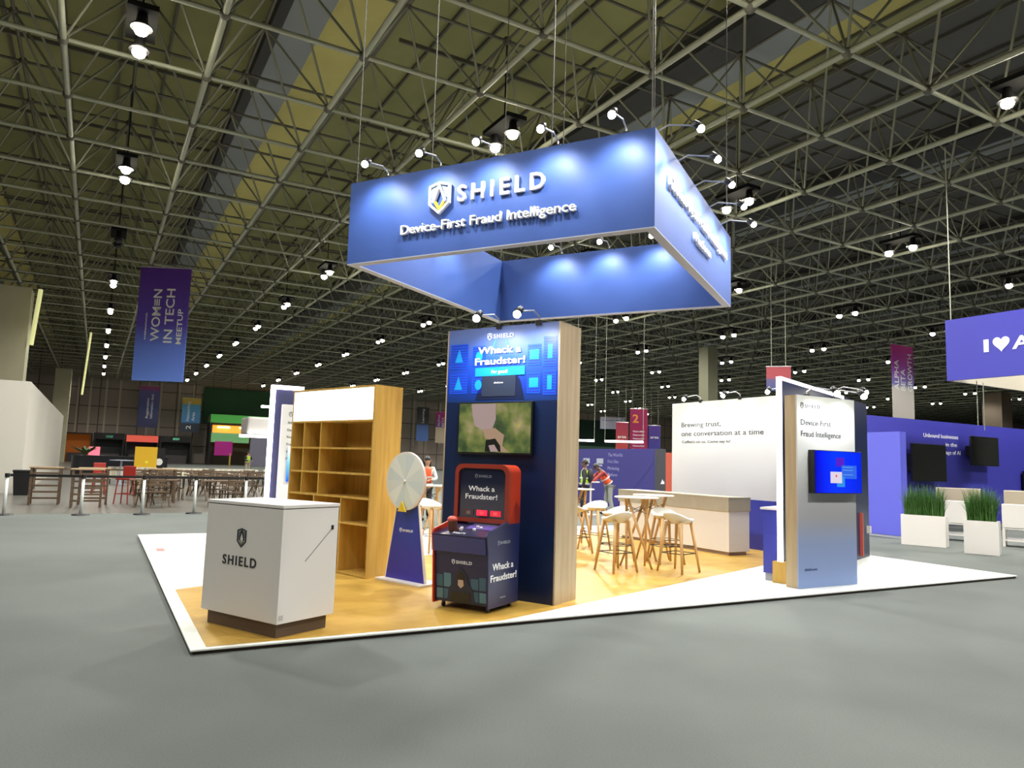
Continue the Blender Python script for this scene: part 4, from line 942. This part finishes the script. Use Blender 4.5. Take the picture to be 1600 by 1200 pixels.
banner('narrow dark banner with pale writing just right of the bookcase', 43.0, 106, 4.4, 9.7, 2.0, [(0, (.06, .14, .40)), (.45, (.08, .16, .42)), (.5, (.03, .03, .04)), (1, (.03, .03, .04))], [('Learning', 1.2, 2.8, .4, 2.2, vw)])
pk = [(0, (.36, .012, .10)), (1, (.32, .01, .09))]
oy = mat('orange_letters', (.8, .3, .05), .6)
banner('tall magenta banner with an orange figure 2 behind the high tables', 0, 0, 2.8, 6.3, 1.45, pk, [('2', .2, 2.35, .7, .5, oy)] + [('Networking', .25, 1.55 - .3 * i, .14, .95, vw) for i in range(6)], pos=(9.95, 61.05), yaw=-.1, vert=False)
banner('short coral banner left of the magenta banner', 0, 0, 2.8, 5.1, 1.0, [(0, (.5, .06, .05)), (1, (.34, .025, .07))], [('area', .15, 1.0, .25, .7, vw)], pos=(8.7, 60.5), yaw=-.1, vert=False)
banner('short violet banner right of the magenta banner', 0, 0, 2.6, 5.0, 1.0, [(0, (.05, .06, .35)), (1, (.09, .04, .30))], [('area', .15, 1.3, .25, .7, vw)], pos=(11.68, 62.0), yaw=-.1, vert=False)
banner('pale rectangular sign hanging in front of the dark green far wall', 0, 0, 6.4, 8.0, 3.3, [(0, (.32, .32, .42)), (1, (.36, .36, .46))], [('Venture stage', .3, 1.1, .18, 2.7, mTextDark)], pos=(12.1, 99), yaw=-.1, vert=False)
banner('red and blue hanging board just above the lit corner of the right kiosk', 0, 0, 4.8, 5.8, .95, [(0, (.05, .07, .22)), (.45, (.10, .08, .2)), (.55, (.35, .05, .06)), (1, (.35, .05, .06))], [], pos=(10.5, 30.0), yaw=-.3)

def indigo_booth():
    d = Vector((.49, -.87, 0)); yaw = math.atan2(-.87, .49)
    r = thing('indigo_booth_wall', 'indigo exhibition wall with pale lettering behind the two standing workers', 'display wall', (.9, 33.35, 0), yaw)
    L = 8.75
    Bx(0, L, 0, .15, 0, 2.17).build('wall_panel', mat('indigo_print', (.035, .032, .18), .5), r)
    for i, s in enumerate(('The World\'s', 'First Elite', 'Marketing', 'Platform')): text(r, 'lettering', s, (5.85, -.002, 1.88 - .25 * i), X, Z, mat('lilac_letters', (.28, .27, .5), .5), .13, None, .004)
    for x in (4.25, 5.15):
        q = Bx(x, x + .42, -.02, 0, 1.6, 1.80).build('sign_plate', mTrim, r); Bx(x + .04, x + .38, -.022, -.02, 1.5, 1.56).build('sign_line', mTrim, q)
    rr = thing('charcoal_booth_wall', 'charcoal wall end with a white figure and an orange edge beside the white graphic wall', 'display wall', (5.18, 25.7, 0), TH)
    Bx(0, .36, 0, .15, 0, 2.17).build('wall_panel', mat('charcoal', (.045, .045, .05), .6), rr)
    Bx(.36, .75, 0, .15, 0, 2.05).build('edge_panel', mat('burnt_orange', (.45, .08, .04), .6), rr)
    MB().prism([(-.08, 0), (.1, 0), (.08, .12), (.05, .06), (.01, .17), (-.03, .07)], (.2, -.005, .95), X, Z, Y, .004).build('printed_mark', vw, rr)
    t = thing('standing_table', 'small white standing table the worker in orange leans on', 'table', (2.55, 23.0, 0))
    MB().tube((0, 0, 1.0), (0, 0, 1.03), .28, n=24).build('tabletop', mWhite, t); MB().tube((0, 0, .02), (0, 0, 1.0), .03, n=10).build('column', mWhite, t); MB().tube((0, 0, 0), (0, 0, .02), .22, n=20).build('base', mWhite, t)
    for i, (a, c, l) in enumerate((((2.35, 26.2, 2.4), (3.0, 26.2, 2.4), 'short white light tube above the indigo wall'), ((3.3, 25.6, 2.38), (4.6, 25.4, 2.38), 'long white light tube above the indigo wall'))):
        q = thing('light_tube', l, 'light tube', a, 0, 'light tubes'); dv = Vector(c) - Vector(a)
        MB().tube((0, 0, 0), dv, .035).build('tube', mLED2, q); MB().tube((0, 0, 0), (0, 0, 8.3), .006, n=4).tube(dv, dv + Vector((0, 0, 8.3)), .006, n=4).build('cord', mPipe, q)
indigo_booth()
def columns():
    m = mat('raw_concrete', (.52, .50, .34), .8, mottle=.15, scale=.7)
    for l, u, v, w in (('broad pale concrete column at the left edge of the photo', -5.75, 49.2, 1.9), ('pale concrete column far back at left before the taupe wall', -4.6, 97, 1.6)):
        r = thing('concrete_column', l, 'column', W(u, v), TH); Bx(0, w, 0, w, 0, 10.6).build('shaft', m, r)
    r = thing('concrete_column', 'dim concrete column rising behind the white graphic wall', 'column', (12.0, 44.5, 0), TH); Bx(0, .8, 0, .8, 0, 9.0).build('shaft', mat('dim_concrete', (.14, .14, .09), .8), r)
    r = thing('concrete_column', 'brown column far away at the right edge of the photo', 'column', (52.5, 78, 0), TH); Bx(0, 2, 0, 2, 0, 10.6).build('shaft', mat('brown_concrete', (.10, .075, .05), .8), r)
    for x, y, z0, z1, l in ((-28.8, 40.6, 5.05, 10.4, 'hanging light tube on the left concrete column, left edge'), (-27.2, 40.9, 7.3, 10.5, 'hanging light tube just right of the left concrete column'), (-30.6, 52.0, 5.4, 9.9, 'thin yellowish light rod hanging left of the violet banner')):
        q = thing('light_rod', l, 'light tube', (x, y, z0), 0, 'hanging light rods')
        MB().tube((0, 0, 0), (.25, 0, z1 - z0), .07 if z0 < 5.5 or x < -30 else .12).build('tube', mat('yellow_tube', (.8, .8, .4), .5, emit=.6, ecol=(.8, .8, .35)), q); MB().tube((.25, 0, z1 - z0), (.25, 0, 10.7 - z0), .01, n=4).build('cord', mPipe, q)
columns()

# ================================================================== LEFT BACKGROUND
def left_booth():
    r = thing('white_booth_block', 'large plain white booth block at the left edge with a red exit sign', 'booth', W(-2.1, 29.9), TH)
    Bx(-8, 0, 0, 30, 0, 3.8).build('wall_panel', mat('booth_white', (.50, .48, .42), .7), r)
    s = Bx(-1.75, -1.45, -.03, 0, 1.48, 1.78).build('exit_sign', mat('sign_red', (.6, .08, .03), .5, emit=.3, ecol=(1, .15, .05)), r)
    MB().prism([(-.06, 0), (.04, .07), (.04, -.07)], (-1.6, -.035, 1.63), X, Z, Y, .004).build('arrow', vw, s)
left_booth()
def posts():
    r = thing('barrier_post', '', 'barrier post'); 
    MB().tube((0, 0, .03), (0, 0, .86), .034, n=14).build('pole', mChrome, r, smooth=True)
    MB().tube((0, 0, 0), (0, 0, .03), .2, .18, n=20).build('base', mDark, r); MB().tube((0, 0, .86), (0, 0, .95), .05, n=14).build('belt_head', mBlack, r)
    us = [-5.6, -3.5, -1.55, .2, 1.3+.55, 3.3, 5.0]
    pos = [(-13.1, 16.0), (-11.48, 16.91), (-10.07, 17.5), (-8.95, 18.15), (-8.0, 18.9), (-7.0, 19.7), (-5.9, 20.4)]
    lab = ['outside the photo at far left', 'at the left edge of the photo', 'second from the left edge', 'third from the left edge, below the yellow totem', 'fourth from the left edge', 'just left of the glowing partition edge', 'hidden behind the bookcase']
    pos = pos[1:]; lab = lab[1:]
    for i, p in enumerate(pos):
        l = 'silver barrier post with dark belts, ' + lab[i]
        if i == 0: r.location = (*p, 0); r['label'] = l; r['group'] = 'barrier posts'
        else: dup(r, (*p, 0), 0, l)
    for i in range(len(pos) - 1):
        a, c = pos[i], pos[i + 1]; q = thing('barrier_belt', 'dark retractable belt joining two barrier posts, %s span from the left' % ['first', 'second', 'third', 'fourth', 'fifth'][i], 'barrier belt', (*a, 0), 0, 'barrier belts')
        dv = Vector((c[0] - a[0], c[1] - a[1], 0)); e = dv.normalized() * .055
        MB().bar(e + Vector((0, 0, .91)), dv - e + Vector((0, 0, .91)), .012, .06).build('belt', mBlack, q)
posts()
mWoodD = wood_mat('dark_food_wood', (.05, .03, .015), (.12, .075, .04), (2, 9, 9), .6)
def food_court():
    t = thing('slatted_table', '', 'table')
    b = MB()
    for i in range(6): b.box(-.6, .6, -.36 + i * .12, -.36 + i * .12 + .10, .73, .76)
    b.build('tabletop', mWoodD, t)
    for sx in (-1, 1):
        for sy in (-1, 1): MB().bar((sx * .45, sy * .30, .73), (sx * .45, -sy * .30, 0), .05, .04).build('leg', mWoodD, t)
    MB().bar((-.45, 0, .37), (.45, 0, .37), .05, .04).build('stretcher', mWoodD, t)
    c = thing('folding_chair', '', 'chair')
    b = MB()
    for i in range(4): b.box(-.21, .21, -.2 + i * .1, -.2 + i * .1 + .085, .44, .46)
    b.build('seat', mWoodD, c); b = MB()
    for i in range(3): b.box(-.21, .21, .2, .22, .62 + i * .1, .69 + i * .1)
    b.build('backrest', mWoodD, c)
    for s in (-1, 1): MB().bar((s * .2, -.2, 0), (s * .2, .22, .92), .03, .03).build('leg', mWoodD, c); MB().bar((s * .17, .22, 0), (s * .17, -.18, .45), .03, .03).build('leg', mWoodD, c)
    hi = thing('high_slatted_table', '', 'table'); b = MB()
    for i in range(5): b.box(-.4, .4, -.3 + i * .12, -.3 + i * .12 + .1, 1.0, 1.03)
    b.build('tabletop', mat('light_slats', (.34, .24, .13), .6), hi)
    for sx in (-1, 1):
        for sy in (-1, 1): MB().bar((sx * .34, sy * .25, 0), (sx * .34, sy * .25, 1.0), .06, .06).build('leg', mWoodD, hi)
    b = MB()
    for k in range(5): b.bar((-.34, -.25, .18 + k * .17), (.34, -.25, .18 + k * .17), .03, .05)
    b.build('side_slat', mWoodD, hi)
    hp = [((-11.9, 21.2), .5, 'high slatted wooden table farthest left behind the barrier'), ((-11.4, 20.0), .5, 'high slatted wooden table left of the red chairs'), ((-10.6, 22.6), .5, 'high slatted wooden table behind the other two at left'), ((-12.9, 20.6), .5, 'high slatted wooden table at the very left edge')]
    for i, (p, y, l) in enumerate(hp):
        if i == 0: hi.location = (*p, 0); hi.rotation_euler = (0, 0, y); hi['label'] = l; hi['group'] = 'high slatted tables'
        else: dup(hi, (*p, 0), y, l)
    tp = []
    rnd = random.Random(3)
    cols = ['leftmost', 'second', 'third', 'fourth', 'rightmost']; rws = ['front row', 'second row', 'third row', 'back row']
    n = 0; first = True; cf = True
    for rr in range(4):
        for cc in range(5):
            p = W(1.6 + cc * 1.75 + rnd.uniform(-.15, .15) + (rr % 2) * .5, 23.2 + rr * 3.0 + rnd.uniform(-.3, .3), -.004)
            if p.x > -6.2 + (p.y - 20) * -.3 + 3: continue
            y = TH + rnd.uniform(-.2, .2); l = 'brown slatted food-court table, %s in the %s behind the barrier' % (cols[cc], rws[rr])
            if first: t.location = p; t.rotation_euler = (0, 0, y); t['label'] = l; t['group'] = 'food-court tables'; first = False
            else: dup(t, p, y, l)
            for k in range(2 if rr < 3 else 1):
                q = p + CV * (.62 if k else -.62) + CU * rnd.uniform(-.15, .15); yy = y + (0 if k else PI) + rnd.uniform(-.3, .3)
                l2 = 'brown wooden folding chair %s the %s table of the %s' % ('behind' if k else 'in front of', cols[cc], rws[rr])
                if cf: c.location = q; c.rotation_euler = (0, 0, yy); c['label'] = l2; c['group'] = 'folding chairs'; cf = False
                else: dup(c, q, yy, l2)
    # red high chairs
    mRC = mat('deep_red', (.28, .02, .012), .5)
    R = thing('red_high_chair', '', 'chair'); Bx(-.2, .2, -.2, .2, .70, .76).build('seat', mRC, R, bevel=.02); Bx(-.19, .19, .16, .2, .76, 1.1).build('backrest', mRC, R, bevel=.02)
    for sx in (-1, 1):
        for sy in (-1, 1): MB().tube((sx * .15, sy * .15, .70), (sx * .2, sy * .2, 0), .018).build('leg', mRC, R)
    MB().path([(-.18, -.18, .3), (.18, -.18, .3), (.18, .18, .3), (-.18, .18, .3), (-.18, -.18, .3)], .012).build('footrest', mRC, R)
    R.location = (-11.2, 21.6, -.004); R['label'] = 'bright red high chair behind the third barrier post'; R['group'] = 'red high chairs'
    dup(R, (-14.2, 25.6, -.004), .6, 'red high chair farther back, left of the other red chair')
    # row of cloth covered tables
    for i in range(4):
        p = W(1.6 + i * 2.3, 39.0, -.004); q = thing('buffet_table', 'long table under a cream cloth, %s in the row behind the food court' % ['first', 'second', 'third', 'last'][i], 'table', p, TH, 'cloth covered tables')
        Bx(-1.0, 1.0, -.4, .4, .72, .76).build('tabletop', vw, q); 
        cl = MB(); N = 24; vs = []
        for k in range(N + 1):
            x = -1.02 + 2.04 * k / N; vs += [(x, -.41 - .02 * math.sin(k * 2.1), .77), (x, -.43 - .05 * math.sin(k * 2.1), .25)]
        cl.add(vs, [(2 * k, 2 * k + 1, 2 * k + 3, 2 * k + 2) for k in range(N)]); cl.box(-1.02, 1.02, -.41, .41, .762, .775); cl.build('tablecloth', mat('cream_cloth', (.5, .46, .36), .8), q)
        for sx in (-.9, .9):
            for sy in (-.3, .3): MB().tube((sx, sy, 0), (sx, sy, .72), .02).build('leg', mDark, q)
food_court()
def rails():
    r = thing('wooden_rail_fence', 'low dark wooden rail running behind the food-court tables at left', 'fence', W(-2, 33, -.004), TH)
    MB().bar((0, 0, .78), (16, 0, .78), .08, .07).build('top_rail', mWoodD, r)
    for i in range(9): MB().bar((.1 + i * 1.97, 0, 0), (.1 + i * 1.97, 0, .75), .07, .07).build('rail_post', mWoodD, r)
    b = thing('waste_bin', 'black square waste bin beside the high slatted tables at left', 'bin', (-15.9, 24.2, -.004), .4)
    MB().add([(-.2, -.2, 0), (.2, -.2, 0), (.2, .2, 0), (-.2, .2, 0), (-.25, -.25, .75), (.25, -.25, .75), (.25, .25, .75), (-.25, .25, .75)], [(0, 3, 2, 1), (4, 5, 6, 7), (0, 1, 5, 4), (1, 2, 6, 5), (2, 3, 7, 6), (3, 0, 4, 7)]).build('bin_body', mBlack, b)
    Bx(-.27, .27, -.27, .27, .75, .82).build('lid', mBlack, b, bevel=.02)
rails()
def shops():
    D = W(-1, 51.5); r = thing('long_bar', 'long black rounded bar counter in the middle of the food hall', 'counter', W(-1.2, 51.5, -.004), TH)
    p = []
    for i in range(13): a = PI / 2 + PI * i / 12; p.append((.6 + .6 * math.cos(a), .6 * math.sin(a)))
    p += [(5.2, -.6), (5.2, .6)]
    MB().prism(p, (0, 0, 0), X, Y, Z, 1.15).build('body', mat('bar_black', (.006, .008, .015), .3), r); MB().prism([(a * 1.02 - .02, c * 1.05) for a, c in p], (0, 0, 1.15), X, Y, Z, .05).build('bar_top', mBlack, r)
    y = thing('yellow_totem', 'plain yellow totem board beside the black bar', 'totem', W(1.9, 45, -.004), TH); Bx(0, 1.1, 0, .15, 0, 1.78).build('board', mat('totem_yellow', (.75, .45, .01), .5), y); MB().prism([(.08 * math.cos(i * PI / 6), .08 * math.sin(i * PI / 6)) for i in range(12)], (.6, -.01, .95), X, Z, Y, .01).build('round_mark', mat('mark_yellow', (.85, .75, .05), .5), y)
    wt = thing('round_sign', 'dark sign board with a white round clock face beside the yellow totem', 'sign', W(2.95, 47, -.004), TH); Bx(0, .6, 0, .1, 0, 1.75).build('board', mBlack, wt); MB().prism([(.2 * math.cos(i * PI / 8), .2 * math.sin(i * PI / 8)) for i in range(16)], (.3, -.01, .95), X, Z, Y, .01).build('dial', vw, wt)
    a = thing('high_round_table', 'thin-stemmed grey round table in front of the black bar', 'table', (-17.9, 34.0, -.004)); MB().tube((0, 0, 1.08), (0, 0, 1.11), .5, n=20).build('tabletop', mTrim, a); MB().tube((0, 0, 0), (0, 0, 1.08), .05).build('column', mTrim, a); MB().tube((0, 0, 0), (0, 0, .02), .3, n=16).build('base', mTrim, a)
    # shops against the back wall, each a booth front
    def shop(label, u0, u1, v, col, hgt, sign=None, sz=(0, 0), glow=0, extra=None):
        q = thing('shop_front', label, 'shop', W(u0, v), TH, 'shop fronts along the far wall'); w_ = u1 - u0; i = len(MATS)
        m1 = mat('shop_%d' % i, col, .6, emit=glow, ecol=col)
        Bx(0, w_, 1.2, 1.4, 0, hgt).build('back_board', m1, q); Bx(0, .2, 0, 1.2, 0, hgt).box(w_ - .2, w_, 0, 1.2, 0, hgt).build('side_board', mBlack, q); Bx(.2, w_ - .2, 0, 1.2, hgt - .15, hgt).build('canopy', mBlack, q)
        Bx(.5, w_ - .5, .1, .7, 0, 1.1).build('service_counter', mat('shop_counter', (.06, .05, .05), .5), q)
        if sign is not None: Bx(.1, w_ - .1, -.06, 0, sz[0], sz[1]).build('sign_band', sign, q)
        if extra: extra(q, w_)
        return q
    ex = lambda q, w_: Bx(w_ / 2 - .4, w_ / 2 + .4, -.06, 0, 3.1, 3.4).build('exit_sign', mat('exit_green', (.08, .3, .16), .5, emit=.35, ecol=(.2, .8, .45)), q)
    shop('orange-brown shuttered shop front at the far left wall', -3.6, -.4, 107, (.40, .10, .005), 3.6, glow=.15)
    shop('dark shop front with a green exit sign next to the orange shop', -.3, 3.2, 107, (.01, .015, .012), 3.7, mBlack, (2.9, 3.65), 0, ex)
    shop('dark shop front under a coral sign band', 3.3, 7.2, 107, (.01, .008, .01), 3.6, mat('coral_sign', (.75, .10, .06), .5, emit=.35, ecol=(1, .15, .1)), (2.7, 3.55))
    shop('dark shop front with a green exit sign left of the green restaurant', 7.3, 11.2, 107, (.01, .012, .01), 3.6, mBlack, (2.8, 3.55), 0, ex)
    # restaurant with green fascia
    g = thing('green_restaurant', 'restaurant front with lime green fascia and warm orange lit ceiling', 'restaurant', W(13.0, 104), TH)
    Bx(0, 11, 3, 3.2, 0, 6.6).build('back_board', mat('dark_interior', (.03, .03, .02), .7), g)
    Bx(0, 11, 0, .3, 5.6, 6.7).build('fascia', mat('lime_green', (.06, .34, .05), .5, emit=.12, ecol=(.1, .7, .1)), g)
    Bx(.3, 11, .6, 3, 4.3, 5.3).build('lit_ceiling', mat('warm_lit', (.9, .35, .04), .6, emit=.9, ecol=(1, .38, .04)), g)
    Bx(.2, 5, 0, .3, 3.0, 4.25).build('menu_band', mat('menu_green', (.14, .34, .14), .5, emit=.15, ecol=(.3, .8, .3)), g)
    Bx(5.2, 11, 0, .3, 0, 4.1).build('grey_panel', mat('panel_lilac', (.20, .19, .26), .6), g); Bx(0, .3, .3, 3, 0, 5.6).box(10.7, 11, .3, 3, 0, 5.6).build('side_board', mBlack, g)
    for x in (1, 3.8, 6.8): Bx(x, x + 1.5, .5, .6, 4.95, 5.1).build('strip_light', mLED2, g)
    gw = thing('green_wall', 'dark green painted wall area high on the far wall above the restaurant', 'wall panel', W(12.6, 109.5), TH); Bx(0, 16, 0, .3, 5.6, 10.6).build('board', mGreen, gw)
    gw = thing('green_wall', 'very dark green wall area high on the far wall right of the tower', 'wall panel', W(72, 109.5), TH); Bx(0, 15, 0, .3, 4.6, 9.6).build('board', mat('deep_green', (.004, .035, .02), .6), gw); Bx(0, 15, -.02, 0, 4.2, 4.9).build('lower_band', mat('mint_band', (.10, .22, .14), .6), gw)
    # magenta round sign, pink lit kiosk
    s = thing('magenta_sign', 'magenta round-cornered sign on a post before the green restaurant', 'sign', W(11.6, 88, -.004), TH); Bx(0, 1.9, 0, .1, 1.3, 2.9).build('board', mat('magenta', (.45, .01, .25), .5), s, bevel=.3); MB().tube((1.7, .05, 0), (1.7, .05, 1.6), .08).build('post', mOak, s)
    k = thing('pink_lit_sign', 'small glowing pink sign cabinet above the black bar', 'sign', W(-.4, 60, -.004), TH); Bx(0, .7, 0, .4, 1.15, 1.75).build('light_box', mat('pink_glow', (.9, .2, .3), .5, emit=.9, ecol=(1, .16, .25)), k); Bx(.1, .7, .05, .35, 0, 1.15).build('pedestal', mWhite, k)
    # green and coral fascia hanging near the bookcase
    f = thing('white_fascia_booth', 'white rounded stand fascia with bright light tubes left of the glowing partition', 'booth', W(6.8, 40, 0), TH)
    Bx(0, 4, 0, 2, 2.6, 3.5).build('fascia', mat('fascia_grey', (.42, .40, .38), .6), f, bevel=.1); Bx(.6, 4.2, -.3, -.1, 4.0, 4.12).build('light_tube', mLED2, f); Bx(-.4, 3.6, -.25, -.1, 2.42, 2.56).build('light_tube', mLED2, f); Bx(3.6, 3.8, .2, 1.8, 0, 2.6).build('support', mat('maroon', (.15, .01, .04), .6), f)
    emblem(f, (1.9, -.01, 2.75), X, Z, .6, mBlack, depth=.01)
    # palm in a pot
    p = thing('potted_palm', 'leafy potted palm before the orange shop at left', 'plant', (-27.0, 46.8, -.004)); MB().tube((0, 0, 0), (0, 0, .5), .25, .32, 14).build('pot', mat('terracotta', (.30, .15, .07), .7), p); MB().tube((0, 0, .5), (0, 0, 1.2), .05).build('trunk', mWoodD, p)
    b = MB(); rnd = random.Random(5)
    for i in range(46):
        a = rnd.uniform(0, 2 * PI); L = rnd.uniform(.8, 1.5); dx, dy = math.cos(a), math.sin(a); vs = []
        for q in range(6):
            t = q / 5; ww = .07 * math.sin(PI * min(1, t + .12)); z = 1.15 + L * (t * .9 - t * t * rnd.uniform(.45, .6)); vs += [(dx * L * t * .8 - dy * ww, dy * L * t * .8 + dx * ww, z), (dx * L * t * .8 + dy * ww, dy * L * t * .8 - dx * ww, z)]
        b.add(vs, [(2 * q, 2 * q + 1, 2 * q + 3, 2 * q + 2) for q in range(5)])
    lf = b.build('foliage', mat('palm_green', (.05, .11, .02), .6), p); lf['kind'] = 'stuff'
shops()
